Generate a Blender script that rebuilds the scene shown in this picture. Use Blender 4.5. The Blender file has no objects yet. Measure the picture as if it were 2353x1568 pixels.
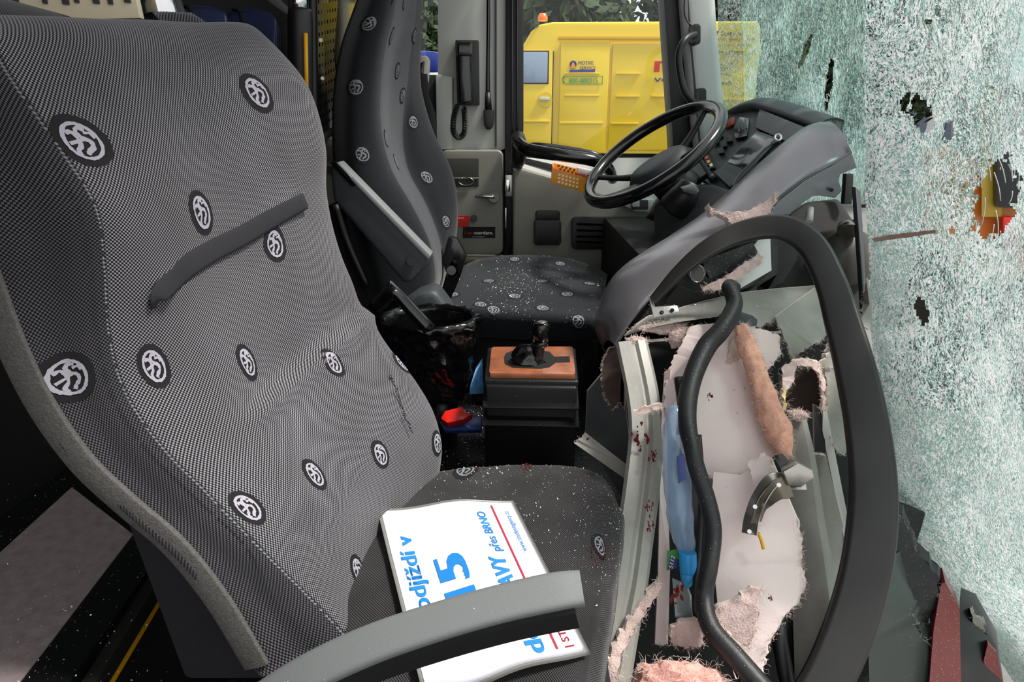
import bpy, bmesh, math, random
from math import sin, cos, pi, radians, sqrt
from mathutils import Vector, Matrix, noise
random.seed(7)
R = random.Random(11)
C = bpy.context.scene.collection
sc = bpy.context.scene
V = Vector

# ------------------------------------------------------------------ camera
F = 1400.0; CX = 1176.5; CY = 784.0; TH = radians(20)
CAM = V((0, 0, 1.1))
cd = bpy.data.cameras.new('camera'); cd.sensor_width = 36; cd.lens = F / 2353 * 36
cd.clip_start = 0.02; cd.clip_end = 300
cam = bpy.data.objects.new('camera', cd); C.objects.link(cam)
cam.location = CAM; cam.rotation_euler = (radians(90) - TH, 0, 0)
sc.camera = cam
# ------------------------------------------------------------------ light
w = bpy.data.worlds.new('world'); sc.world = w; w.use_nodes = True
nt = w.node_tree; bg = nt.nodes['Background']
tc = nt.nodes.new('ShaderNodeTexCoord'); nz = nt.nodes.new('ShaderNodeTexNoise')
nz.inputs['Scale'].default_value = 3; nz.inputs['Detail'].default_value = 5
cr = nt.nodes.new('ShaderNodeValToRGB')
cr.color_ramp.elements[0].position = .35; cr.color_ramp.elements[0].color = (.76, .80, .85, 1)
cr.color_ramp.elements[1].position = .65; cr.color_ramp.elements[1].color = (1, .98, .96, 1)
nt.links.new(tc.outputs['Generated'], nz.inputs['Vector']); nt.links.new(nz.outputs['Fac'], cr.inputs[0])
nt.links.new(cr.outputs[0], bg.inputs[0]); bg.inputs[1].default_value = 1.3
sl = bpy.data.lights.new('sun', 'SUN'); sl.energy = 5.0; sl.angle = radians(9); sl.color = (1, .96, .9)
so = bpy.data.objects.new('sun', sl); C.objects.link(so)
sd = V((0.62, -0.16, 1.05)).normalized()          # towards the sun
so.rotation_euler = sd.to_track_quat('Z', 'Y').to_euler(); so.location = (2, -2, 5)
sc.view_settings.view_transform = 'Standard'; sc.view_settings.look = 'None'
sc.view_settings.exposure = 0.0; sc.view_settings.gamma = 1.0; sc.view_settings.use_curve_mapping = False

# ------------------------------------------------------------------ geometry helpers
def ray(px, py):
    a = (px - CX) / F; v = (py - CY) / F
    return V((a, cos(TH) - v * sin(TH), -v * cos(TH) - sin(TH)))
def P(px, py, Y): r = ray(px, py); return CAM + r * (Y / r.y)
def PX(px, py, X): r = ray(px, py); return CAM + r * (X / r.x)
def PZ(px, py, Z): r = ray(px, py); return CAM + r * ((Z - CAM.z) / r.z)
def proj(p):
    d = p - CAM
    z = d.y * cos(TH) - d.z * sin(TH); up = d.y * sin(TH) + d.z * cos(TH)
    return (CX + F * d.x / z, CY - F * up / z)

def cr1(a, b, c, d, t):
    return 0.5 * ((2 * b) + (c - a) * t + (2 * a - 5 * b + 4 * c - d) * t * t + (3 * b - a - 3 * c + d) * t ** 3)
def spl(pts, n):
    """Catmull-Rom through pts, n steps per span; works for Vectors or floats"""
    out = []
    m = len(pts)
    for i in range(m - 1):
        a = pts[i - 1] if i else pts[0] * 2 - pts[1]
        d = pts[i + 2] if i + 2 < m else pts[-1] * 2 - pts[-2]
        for k in range(n): out.append(cr1(a, pts[i], pts[i + 1], d, k / n))
    out.append(pts[-1]); return out

def mkobj(name, bm, mats, parent=None, smooth=False):
    me = bpy.data.meshes.new(name); bm.to_mesh(me); bm.free()
    if not isinstance(mats, (list, tuple)): mats = [mats]
    for m in mats: me.materials.append(m)
    if smooth:
        for p in me.polygons: p.use_smooth = True
    o = bpy.data.objects.new(name, me); C.objects.link(o)
    if parent is not None:
        o.parent = parent
        w_ = parent.matrix_basis.copy()
        if parent.parent is not None: w_ = Matrix.Translation(parent['_w'])
        o.matrix_parent_inverse = Matrix.Identity(4)
        off = V(parent['_w'])
        me.transform(Matrix.Translation(-off)); o['_w'] = list(off)
    else: o['_w'] = [0, 0, 0]
    return o
def thing(name, label, cat, loc, group=None):
    o = bpy.data.objects.new(name, None); C.objects.link(o); o.location = loc
    o.empty_display_size = .05
    o['label'] = label; o['category'] = cat; o['_w'] = list(loc)
    if group: o['group'] = group
    return o
def tag(o, label, cat, group=None, kind=None):
    o['label'] = label; o['category'] = cat
    if group: o['group'] = group
    if kind: o['kind'] = kind
    return o
def struct(o): o['kind'] = 'structure'; return o

def smooth_by_angle(o, deg=35):
    me = o.data; bm = bmesh.new(); bm.from_mesh(me)
    for f in bm.faces: f.smooth = True
    for e in bm.edges:
        if len(e.link_faces) == 2:
            e.smooth = e.calc_face_angle(0) < radians(deg)
    bm.to_mesh(me); bm.free(); return o

def bevel(bm, r, seg=2, deg=30):
    es = [e for e in bm.edges if len(e.link_faces) == 2 and e.calc_face_angle(0) > radians(deg)]
    if r > 0: bmesh.ops.bevel(bm, geom=es, offset=r, segments=seg, profile=.6, affect='EDGES', clamp_overlap=True)

def slab_bm(front, ext, bm=None, mi=0, rnd=0, seg=2):
    """front: list of Vectors (any polygon), extruded by vector ext"""
    own = bm is None
    b = bmesh.new()
    fr = [b.verts.new(p) for p in front]; bk = [b.verts.new(p + ext) for p in front]
    n = len(front)
    b.faces.new(fr); b.faces.new(bk[::-1])
    for i in range(n): b.faces.new((fr[i], bk[i], bk[(i + 1) % n], fr[(i + 1) % n]))
    bmesh.ops.recalc_face_normals(b, faces=b.faces)
    if rnd: bevel(b, rnd, seg)
    bmesh.ops.triangulate(b, faces=[f for f in b.faces if len(f.verts) > 4])
    for f in b.faces: f.material_index = mi
    if own: return b
    return join(bm, b)
def join(bm, b):
    me = bpy.data.meshes.new('tmp'); b.to_mesh(me); b.free(); bm.from_mesh(me); bpy.data.meshes.remove(me); return bm
def slab(name, front, ext, mat, parent=None, rnd=0.002, seg=2):
    return smooth_by_angle(mkobj(name, slab_bm(front, V(ext), rnd=rnd, seg=seg), mat, parent))
def prect(x0, y0, x1, y1, Y): return [P(x0, y0, Y), P(x1, y0, Y), P(x1, y1, Y), P(x0, y1, Y)]
def rrect(x0, y0, x1, y1, r, Y, n=4):
    o = []
    for cx, cy, a0 in ((x1 - r, y0 + r, -90), (x1 - r, y1 - r, 0), (x0 + r, y1 - r, 90), (x0 + r, y0 + r, 180)):
        for k in range(n + 1):
            a = radians(a0 + 90 * k / n); o.append(P(cx + r * cos(a), cy + r * sin(a), Y))
    return o
def wbox(c, s, bm=None, rot=None, mi=0, rnd=0, seg=2):
    x, y, z = s[0] / 2, s[1] / 2, s[2] / 2
    q = [V((-x, -y, -z)), V((x, -y, -z)), V((x, -y, z)), V((-x, -y, z))]
    if rot is None: rot = Matrix.Identity(3)
    c = V(c); fr = [c + rot @ p for p in q]
    return slab_bm(fr, rot @ V((0, 2 * y, 0)), bm, mi, rnd, seg)

def tube_bm(path, rad, n=12, bm=None, mi=0, steps=6, flat=1.0, up=None, spline=True, cap=True, wob=0):
    if bm is None: bm = bmesh.new()
    if not isinstance(rad, (list, tuple)): rad = [rad] * len(path)
    if spline and len(path) > 2:
        rr = spl([float(r) for r in rad], steps); path = spl([V(p) for p in path], steps)
        rad = rr
    path = [V(p) for p in path]
    m = len(path); T = []
    for i in range(m):
        T.append((path[min(i + 1, m - 1)] - path[max(i - 1, 0)]).normalized())
    u = up.copy() if up else V((0, 0, 1))
    if abs(u.dot(T[0])) > .95: u = V((0, 1, 0))
    u = (u - T[0] * u.dot(T[0])).normalized()
    rings = []
    for i in range(m):
        if up is not None:
            u = up - T[i] * up.dot(T[i])
            u = u.normalized()
        else: u = (u - T[i] * u.dot(T[i])).normalized()
        v = T[i].cross(u)
        ring = []
        for k in range(n):
            a = 2 * pi * k / n
            r = rad[i] * (1 + (wob * noise.noise(path[i] * 40 + V((cos(a), sin(a), 0)) * 2) if wob else 0))
            ring.append(bm.verts.new(path[i] + u * (cos(a) * r * flat) + v * (sin(a) * r)))
        rings.append(ring)
    for i in range(m - 1):
        for k in range(n):
            f = bm.faces.new((rings[i][k], rings[i][(k + 1) % n], rings[i + 1][(k + 1) % n], rings[i + 1][k]))
            f.smooth = True; f.material_index = mi
    if cap:
        f = bm.faces.new(rings[0][::-1]); f.material_index = mi
        f = bm.faces.new(rings[-1]); f.material_index = mi
    return bm
def tube(name, path, rad, mat, parent=None, **k):
    b = tube_bm(path, rad, **k); bmesh.ops.recalc_face_normals(b, faces=b.faces)
    return mkobj(name, b, mat, parent)

def sweep_bm(path, prof, up=V((0, 0, 1)), steps=6, bm=None, mi=0, scale=None, closed=True):
    """profile list of (a,b): a along side vector, b along up"""
    if bm is None: bm = bmesh.new()
    path = spl([V(p) for p in path], steps) if len(path) > 2 else [V(p) for p in path]
    m = len(path); rings = []
    if scale and len(scale) != m: scale = spl([float(s) for s in scale], steps)
    for i in range(m):
        t = (path[min(i + 1, m - 1)] - path[max(i - 1, 0)]).normalized()
        u = (up - t * up.dot(t)).normalized(); s = t.cross(u)
        k = scale[i] if scale else 1
        rings.append([bm.verts.new(path[i] + s * a * k + u * b * k) for a, b in prof])
    n = len(prof)
    for i in range(m - 1):
        for k in range(n if closed else n - 1):
            f = bm.faces.new((rings[i][k], rings[i][(k + 1) % n], rings[i + 1][(k + 1) % n], rings[i + 1][k]))
            f.material_index = mi
    if closed:
        bm.faces.new(rings[0][::-1]); bm.faces.new(rings[-1])
    bmesh.ops.recalc_face_normals(bm, faces=bm.faces)
    return bm
def rprof(a, b, r, n=4):
    o = []
    for cx, cy, a0 in ((a - r, b - r, 0), (-a + r, b - r, 90), (-a + r, -b + r, 180), (a - r, -b + r, 270)):
        for k in range(n + 1):
            t = radians(a0 + 90 * k / n); o.append((cx + r * cos(t), cy + r * sin(t)))
    return o

class Surf:
    """dense patch interpolated through a grid of control points (rows x cols)"""
    def __init__(s, G, nr=6, nc=6, disp=None):
        rows = [spl(r, nc) for r in G]
        cols = [spl([rows[i][j] for i in range(len(rows))], nr) for j in range(len(rows[0]))]
        s.g = [[cols[j][i] for j in range(len(cols))] for i in range(len(cols[0]))]
        s.R = len(s.g); s.K = len(s.g[0])
        s.U = [0.0]; s.W = [0.0]
        mr = s.g[s.R // 2]
        for j in range(1, s.K): s.U.append(s.U[-1] + (mr[j] - mr[j - 1]).length)
        mc = s.K // 2
        for i in range(1, s.R): s.W.append(s.W[-1] + (s.g[i][mc] - s.g[i - 1][mc]).length)
        if disp:
            N = [[s.nrm(i, j) for j in range(s.K)] for i in range(s.R)]
            s.g = [[s.g[i][j] + N[i][j] * disp(i / (s.R - 1), j / (s.K - 1), s.g[i][j]) for j in range(s.K)] for i in range(s.R)]
    def nrm(s, i, j):
        a = s.g[min(i + 1, s.R - 1)][j] - s.g[max(i - 1, 0)][j]
        b = s.g[i][min(j + 1, s.K - 1)] - s.g[i][max(j - 1, 0)]
        n = b.cross(a)
        return n.normalized() if n.length > 1e-9 else V((0, 0, 1))
    def ev(s, x, y):
        x = min(max(x, 0), s.R - 1.001); y = min(max(y, 0), s.K - 1.001)
        i, j = int(x), int(y); a, b = x - i, y - j; g = s.g
        p = (g[i][j] * (1 - a) * (1 - b) + g[i + 1][j] * a * (1 - b) + g[i][j + 1] * (1 - a) * b + g[i + 1][j + 1] * a * b)
        return p, s.nrm(int(round(x)), int(round(y)))
    def find(s, px, py):
        c = []
        for i in range(s.R):
            for j in range(s.K):
                q = proj(s.g[i][j]); d = (q[0] - px) ** 2 + (q[1] - py) ** 2
                c.append((d, (s.g[i][j] - CAM).length, i, j))
        m = max(min(c)[0], 14 ** 2)
        near = min(x[1] for x in c if x[0] <= m * 2)
        b = min(x for x in c if x[0] <= m * 2.5 and x[1] < near + .08)
        return b[2], b[3]
    def mesh(s, bm=None, thick=0, flip=False, mi=0, skip=None):
        ci, cj = s.R // 2, s.K // 2
        flip = s.nrm(ci, cj).dot(CAM - s.g[ci][cj]) < 0
        if bm is None: bm = bmesh.new()
        uvl = bm.loops.layers.uv.verify()
        vs = [[bm.verts.new(p) for p in r] for r in s.g]
        for i in range(s.R - 1):
            for j in range(s.K - 1):
                if skip and skip(s, i, j): continue
                q = [(i, j), (i, j + 1), (i + 1, j + 1), (i + 1, j)]
                if flip: q = q[::-1]
                f = bm.faces.new([vs[a][b] for a, b in q]); f.smooth = True; f.material_index = mi
                for l, (a, b) in zip(f.loops, q): l[uvl].uv = (s.U[b], s.W[a])
        if thick:
            ex = [e for e in bm.edges if len(e.link_faces) == 1]
            bk = {}
            for i in range(s.R):
                for j in range(s.K):
                    if vs[i][j].link_faces: bk[vs[i][j]] = bm.verts.new(s.g[i][j] - s.nrm(i, j) * thick * (-1 if flip else 1))
            for f in list(bm.faces):
                nf = bm.faces.new([bk[v] for v in reversed(f.verts)]); nf.smooth = True; nf.material_index = mi
                for l, l2 in zip(nf.loops, reversed(list(f.loops))): l[uvl].uv = l2[uvl].uv
            for e in ex:
                a, b = e.verts
                try: bm.faces.new((a, b, bk[b], bk[a])).material_index = mi
                except ValueError: pass
        for v in [v for v in bm.verts if not v.link_faces]: bm.verts.remove(v)
        return bm

# woven emblem: ring with entwined strokes
EMB = [([(math.cos(t / 24 * 2 * pi) * .62, math.sin(t / 24 * 2 * pi) * .66) for t in range(25)], .085),
       ([(.32, .42), (.1, .5), (-.04, .34), (.08, .14), (.28, .0), (.26, -.22), (.05, -.36), (-.08, -.5)], .1),
       ([(-.42, .34), (-.2, .36), (-.1, .1), (-.16, -.16), (-.34, -.32), (-.3, -.52)], .09),
       ([(-.5, -.05), (-.16, .02), (.1, .1)], .07), ([(.5, .1), (.42, .3), (.2, .3)], .06)]
def emblem(s, bm, i0, j0, size, rot=0, mb=1, mw=2, sign=1, asp=1):
    p0, n0 = s.ev(i0, j0)
    sign = 1 if n0.dot(CAM - p0) > 0 else -1
    pa = s.g[min(i0 + 1, s.R - 1)][j0] - s.g[max(i0 - 1, 0)][j0]; pb = s.g[i0][min(j0 + 1, s.K - 1)] - s.g[i0][max(j0 - 1, 0)]
    da = pa.length / (min(i0 + 1, s.R - 1) - max(i0 - 1, 0)); db = pb.length / (min(j0 + 1, s.K - 1) - max(j0 - 1, 0))
    da = max(da, 1e-4); db = max(db, 1e-4)
    def at(x, y, h):
        c_, s_ = cos(rot), sin(rot); x, y = x * c_ - y * s_, x * s_ + y * c_; x *= asp
        p, n = s.ev(i0 - y * size / da, j0 + x * size / db)
        return p + n * h * sign
    rings = []
    for k in range(6):
        r = k / 5
        rings.append([bm.verts.new(at(cos(t / 28 * 2 * pi) * r * (1 + .02 * sin(t * 2.3)), sin(t / 28 * 2 * pi) * r * (1 + .02 * sin(t * 3.1)), .0007)) for t in range(28)] if k else [bm.verts.new(at(0, 0, .0007))])
    for k in range(5):
        for t in range(28):
            if k == 0: f = bm.faces.new((rings[0][0], rings[1][t], rings[1][(t + 1) % 28]))
            else: f = bm.faces.new((rings[k][t], rings[k + 1][t], rings[k + 1][(t + 1) % 28], rings[k][(t + 1) % 28]))
            f.material_index = mb; f.smooth = True
    for pts, wd in EMB:
        pv = spl([V((a, b, 0)) for a, b in pts], 4 if len(pts) < 20 else 2)
        prev = None
        for k, p in enumerate(pv):
            t = (pv[min(k + 1, len(pv) - 1)] - pv[max(k - 1, 0)]).normalized(); nn = V((-t.y, t.x, 0))
            ww = wd * .8 * (1 + .6 * (R.random() - .5))
            q = (bm.verts.new(at(*(p + nn * ww).xy, .0015)), bm.verts.new(at(*(p - nn * ww).xy, .0015)))
            if prev: f = bm.faces.new((prev[0], prev[1], q[1], q[0])); f.material_index = mw; f.smooth = True
            prev = q

def textmesh(s, size, mat_i=0):
    cu = bpy.data.curves.new('t', 'FONT'); cu.body = s; cu.size = size; cu.extrude = 0
    cu.resolution_u = 3
    o = bpy.data.objects.new('t', cu); C.objects.link(o)
    dg = bpy.context.evaluated_depsgraph_get(); dg.update()
    me = bpy.data.meshes.new_from_object(o.evaluated_get(dg))
    bpy.data.objects.remove(o); bpy.data.curves.remove(cu)
    return me
def text(name, s, org, xdir, ydir, height, mat, parent, width=None, bold=0, conf=None):
    """text whose baseline starts at org, running along xdir, capital height about height; conf maps (x,y)->point"""
    me = textmesh(s, 1.0)
    if not len(me.vertices): return None
    ys = [v.co.y for v in me.vertices]; xs = [v.co.x for v in me.vertices]
    k = height / 0.72; kx = k
    if width: kx = width / max(1e-6, max(xs) - min(xs))
    X = V(xdir).normalized(); Yd = V(ydir).normalized(); n = X.cross(Yd)
    x0 = min(xs)
    bm = bmesh.new(); bm.from_mesh(me); bpy.data.meshes.remove(me)
    if bold:
        b2 = bm.copy()
        for dx in (bold, -bold):
            m2 = bpy.data.meshes.new('x'); b2.to_mesh(m2); m2.transform(Matrix.Translation((dx, 0, 0.0004 * (1 if dx > 0 else -1)))); bm.from_mesh(m2); bpy.data.meshes.remove(m2)
        b2.free()
    for v in bm.verts:
        a, b = (v.co.x - x0) * kx, v.co.y * k
        z = v.co.z * (.0 if conf else .1)
        v.co = conf(a, b) + n * z if conf else V(org) + X * a + Yd * b + n * z
    return mkobj(name, bm, mat, parent)

# ------------------------------------------------------------------ materials
def lin(c):
    return tuple(((x / 255) / 12.92 if x / 255 <= .04045 else (((x / 255) + .055) / 1.055) ** 2.4) for x in c)
def mat(name, rgb, rough=.5, metal=0, bump=0, bscale=200, var=0, vscale=20, spec=.5, speck=0, speckcol=(200, 205, 205), sscale=300, coat=0, trans=0, alpha=1, stain=None, stscale=14, stth=.66):
    m = bpy.data.materials.new(name); m.use_nodes = True; n = m.node_tree; b = n.nodes['Principled BSDF']
    c = lin(rgb); b.inputs['Base Color'].default_value = (*c, 1); b.inputs['Roughness'].default_value = rough
    b.inputs['Metallic'].default_value = metal; b.inputs['Specular IOR Level'].default_value = spec
    if coat: b.inputs['Coat Weight'].default_value = coat; b.inputs['Coat Roughness'].default_value = .15
    if trans: b.inputs['Transmission Weight'].default_value = trans
    b.inputs['Alpha'].default_value = alpha
    t = n.nodes.new('ShaderNodeTexCoord'); col = None
    if var:
        z = n.nodes.new('ShaderNodeTexNoise'); z.inputs['Scale'].default_value = vscale; z.inputs['Detail'].default_value = 6
        n.links.new(t.outputs['Object'], z.inputs['Vector'])
        r = n.nodes.new('ShaderNodeValToRGB'); r.color_ramp.elements[0].position = .3; r.color_ramp.elements[1].position = .7
        r.color_ramp.elements[0].color = (*[x * (1 - var) for x in c], 1); r.color_ramp.elements[1].color = (*[min(1, x * (1 + var)) for x in c], 1)
        n.links.new(z.outputs['Fac'], r.inputs[0]); col = r.outputs[0]
    if stain:
        z = n.nodes.new('ShaderNodeTexNoise'); z.inputs['Scale'].default_value = stscale; z.inputs['Detail'].default_value = 8; z.inputs['Roughness'].default_value = .7
        n.links.new(t.outputs['Object'], z.inputs['Vector'])
        r = n.nodes.new('ShaderNodeMapRange'); r.inputs['From Min'].default_value = stth; r.inputs['From Max'].default_value = stth + .05
        n.links.new(z.outputs['Fac'], r.inputs['Value'])
        x = n.nodes.new('ShaderNodeMix'); x.data_type = 'RGBA'; n.links.new(r.outputs[0], x.inputs['Factor'])
        if col: n.links.new(col, x.inputs['A'])
        else: x.inputs['A'].default_value = (*c, 1)
        x.inputs['B'].default_value = (*lin(stain), 1); col = x.outputs['Result']
    if speck:
        sscale *= 1.5; speck = min(.9, speck * 1.6)
        z = n.nodes.new('ShaderNodeTexVoronoi'); z.inputs['Scale'].default_value = sscale
        n.links.new(t.outputs['Object'], z.inputs['Vector'])
        z2 = n.nodes.new('ShaderNodeTexWhiteNoise'); n.links.new(z.outputs['Position'], z2.inputs['Vector'])
        a = n.nodes.new('ShaderNodeMath'); a.operation = 'LESS_THAN'; n.links.new(z.outputs['Distance'], a.inputs[0]); a.inputs[1].default_value = .17
        g = n.nodes.new('ShaderNodeMath'); g.operation = 'LESS_THAN'; n.links.new(z2.outputs['Value'], g.inputs[0]); g.inputs[1].default_value = speck
        h = n.nodes.new('ShaderNodeMath'); h.operation = 'MULTIPLY'; n.links.new(a.outputs[0], h.inputs[0]); n.links.new(g.outputs[0], h.inputs[1])
        x = n.nodes.new('ShaderNodeMix'); x.data_type = 'RGBA'; n.links.new(h.outputs[0], x.inputs['Factor'])
        if col: n.links.new(col, x.inputs['A'])
        else: x.inputs['A'].default_value = (*c, 1)
        x.inputs['B'].default_value = (*lin(speckcol), 1); col = x.outputs['Result']
    if col: n.links.new(col, b.inputs['Base Color'])
    if bump:
        z = n.nodes.new('ShaderNodeTexNoise'); z.inputs['Scale'].default_value = bscale; z.inputs['Detail'].default_value = 4
        n.links.new(t.outputs['Object'], z.inputs['Vector'])
        u = n.nodes.new('ShaderNodeBump'); u.inputs['Strength'].default_value = bump; u.inputs['Distance'].default_value = .002
        n.links.new(z.outputs['Fac'], u.inputs['Height']); n.links.new(u.outputs[0], b.inputs['Normal'])
    return m

def weave(name, dark, light, pitch=.0042, lo=-.1, hi=.35, dirt=.25):
    m = bpy.data.materials.new(name); m.use_nodes = True; n = m.node_tree; b = n.nodes['Principled BSDF']
    b.inputs['Roughness'].default_value = .85; b.inputs['Specular IOR Level'].default_value = .2
    b.inputs['Sheen Weight'].default_value = .25; b.inputs['Sheen Roughness'].default_value = .4
    uv = n.nodes.new('ShaderNodeUVMap'); sp = n.nodes.new('ShaderNodeSeparateXYZ'); n.links.new(uv.outputs[0], sp.inputs[0])
    def M(op, a, bb):
        x = n.nodes.new('ShaderNodeMath'); x.operation = op
        for k, q in enumerate((a, bb)):
            if q is None: continue
            if isinstance(q, (int, float)): x.inputs[k].default_value = q
            else: n.links.new(q, x.inputs[k])
        return x.outputs[0]
    su = M('SINE', M('MULTIPLY', sp.outputs[0], 2 * pi / pitch), None)
    sv = M('SINE', M('MULTIPLY', sp.outputs[1], 2 * pi / (pitch * 1.15)), None)
    pr = M('MULTIPLY', su, sv)
    mr = n.nodes.new('ShaderNodeMapRange'); mr.inputs['From Min'].default_value = lo; mr.inputs['From Max'].default_value = hi
    n.links.new(pr, mr.inputs['Value'])
    t = n.nodes.new('ShaderNodeTexCoord'); z = n.nodes.new('ShaderNodeTexNoise'); z.inputs['Scale'].default_value = 9; z.inputs['Detail'].default_value = 5
    n.links.new(t.outputs['Object'], z.inputs['Vector'])
    r = n.nodes.new('ShaderNodeValToRGB'); r.color_ramp.elements[0].position = .3; r.color_ramp.elements[1].position = .7
    L = lin(light)
    r.color_ramp.elements[0].color = (L[0] * (1 - dirt), L[1] * (1 - dirt * 1.1), L[2] * (1 - dirt * 1.1), 1); r.color_ramp.elements[1].color = (*L, 1)
    n.links.new(z.outputs['Fac'], r.inputs[0])
    x = n.nodes.new('ShaderNodeMix'); x.data_type = 'RGBA'; n.links.new(mr.outputs[0], x.inputs['Factor'])
    x.inputs['A'].default_value = (*lin(dark), 1); n.links.new(r.outputs[0], x.inputs['B'])
    n.links.new(x.outputs['Result'], b.inputs['Base Color'])
    u = n.nodes.new('ShaderNodeBump'); u.inputs['Strength'].default_value = .5; u.inputs['Distance'].default_value = .0008
    n.links.new(mr.outputs[0], u.inputs['Height']); n.links.new(u.outputs[0], b.inputs['Normal'])
    return m

M_weave = weave('woven_grey_fabric', (9, 9, 11), (150, 148, 154))
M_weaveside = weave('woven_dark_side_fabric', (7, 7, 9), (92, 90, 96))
M_weave2 = weave('woven_bluish_fabric', (14, 16, 19), (46, 51, 58), hi=.8)
M_weave2graze = weave('woven_bluish_grazing_light', (44, 46, 50), (108, 111, 118), hi=.8)  # same bluish weave, grazing light put into its colour
M_eblack = mat('emblem_black_yarn', (12, 12, 15), .9, bump=.3, bscale=900)
M_ewhite = mat('emblem_white_yarn', (164, 160, 171), .9, bump=.3, bscale=900)
M_egrey = mat('emblem_grey_yarn', (120, 125, 132), .9)
M_piping = mat('grey_felt_piping', (84, 82, 80), .95, bump=.6, bscale=500, var=.25, vscale=300)
M_strip = mat('charcoal_felt_strip', (34, 34, 38), .95, bump=.5, bscale=600)
M_black = mat('black_plastic', (18, 18, 19), .45, bump=.15, bscale=700)
M_blackm = mat('matte_black', (12, 12, 13), .8)
M_box = mat('dark_box_plastic', (9, 9, 10), .4, bump=.1, bscale=500, speck=.01, sscale=300)
M_gloss = mat('glossy_black', (10, 10, 11), .18, coat=.4)
M_hoop = mat('dark_grey_trim_plastic', (33, 32, 31), .38, bump=.12, bscale=900, var=.06)
M_arm = mat('grey_armrest_plastic', (124, 128, 128), .42, bump=.2, bscale=900, speck=.012, sscale=200)
M_arch = mat('smoke_grey_metallic_plastic', (122, 120, 124), .25, .5, bump=.06, bscale=900, speck=.012, sscale=250)
M_archb = mat('smoke_grey_plastic_rough', (72, 74, 76), .4, bump=.15, bscale=600, speck=.04, sscale=300)
M_panel = mat('broken_grey_panel', (150, 148, 141), .45, bump=.1, bscale=300, var=.08, speck=.12, sscale=260, speckcol=(225, 228, 225))
M_panel2 = mat('broken_grey_panel_green', (134, 131, 123), .5, bump=.1, bscale=300, var=.12, speck=.06, sscale=260, speckcol=(215, 220, 215))
M_fibre = mat('fibreglass_pink', (206, 182, 176), .9, bump=1, bscale=300, var=.18, vscale=60, stain=(120, 80, 66), stth=.68)
M_paper = mat('fibreglass_back_pale', (232, 214, 210), .6, bump=.15, bscale=200, var=.05, vscale=12, stain=(112, 84, 74), stscale=30, stth=.67)
M_roll = mat('orange_foam_fibre', (242, 178, 152), .9, bump=1, bscale=180, var=.22, vscale=50)
M_whisk = mat('pale_fibre_strands', (232, 214, 205), .7)
M_blood = mat('dark_red_stain', (96, 20, 18), .3)
M_doorp = mat('olive_grey_door_panel', (126, 126, 116), .5, bump=.2, bscale=700)
M_wall = mat('light_grey_wall_panel', (192, 194, 188), .5, bump=.12, bscale=500)
M_pillar = mat('pillar_grey', (184, 186, 185), .5, bump=.1, bscale=500)
M_dash = mat('dark_dashboard_plastic', (42, 44, 47), .5, bump=.25, bscale=900, speck=.02, sscale=260)
M_dash2 = mat('charcoal_dash_face', (56, 60, 64), .5, bump=.2, bscale=900)
M_chrome = mat('chrome', (215, 215, 215), .12, 1)
M_steel = mat('brushed_steel', (170, 168, 160), .3, 1, bump=.1)
M_wood = mat('wood_plate', (150, 88, 56), .28, var=.25, vscale=30, coat=.5)
M_yellow = mat('yellow_paint', (232, 196, 36), .3, coat=.3, var=.03, vscale=1)
M_yellow2 = mat('yellow_strip', (232, 170, 10), .5)
M_orange = mat('orange_plastic', (235, 150, 20), .4)
M_white = mat('white_plastic', (228, 228, 226), .5)
M_card = mat('white_card', (222, 222, 232), .35, coat=.5)
M_blue = mat('blue_print', (30, 128, 205), .5)
M_redp = mat('red_print', (176, 34, 62), .5)
M_red = mat('red_plastic', (196, 28, 18), .35)
M_glassy = mat('dark_glass', (30, 34, 40), .08, coat=.5)
M_winb = mat('bluish_window_glass', (140, 156, 180), .1, coat=.5)
M_bag = mat('black_bin_liner', (8, 8, 9), .16, bump=.9, bscale=45, coat=.4)
M_leather = mat('navy_leather', (50, 60, 98), .25, bump=.15, bscale=400)
M_floor = mat('dark_wet_floor', (22, 22, 24), .35, bump=.4, bscale=150, speck=.18, sscale=180, speckcol=(150, 160, 165))
M_step = mat('speckled_step_covering', (172, 156, 158), .4, bump=.4, bscale=150, var=.18, vscale=50, speck=.12, sscale=160, speckcol=(200, 210, 208))
M_cream = mat('cream_board', (246, 232, 198), .5)
M_red2 = mat('maroon_paint', (126, 52, 48), .3, speck=.25, sscale=220)
M_asphalt = mat('asphalt', (120, 120, 118), .9, var=.1)
M_leaf = mat('foliage', (58, 74, 48), .8, var=.5, vscale=3, bump=1, bscale=10)
M_build = mat('building_wall', (170, 172, 176), .8, var=.06, vscale=1)
M_bld2 = mat('building_window', (70, 80, 95), .2)
M_bluep = mat('blue_paint', (36, 52, 140), .3)
M_orangep = mat('orange_paint', (205, 120, 50), .35)
M_gray = mat('light_grey_plastic', (196, 197, 192), .45)
M_shell = mat('dark_lining', (52, 52, 54), .7)
M_rust = mat('brown_cavity_foam', (74, 58, 52), .95, bump=1, bscale=80, var=.3, vscale=40)

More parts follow.
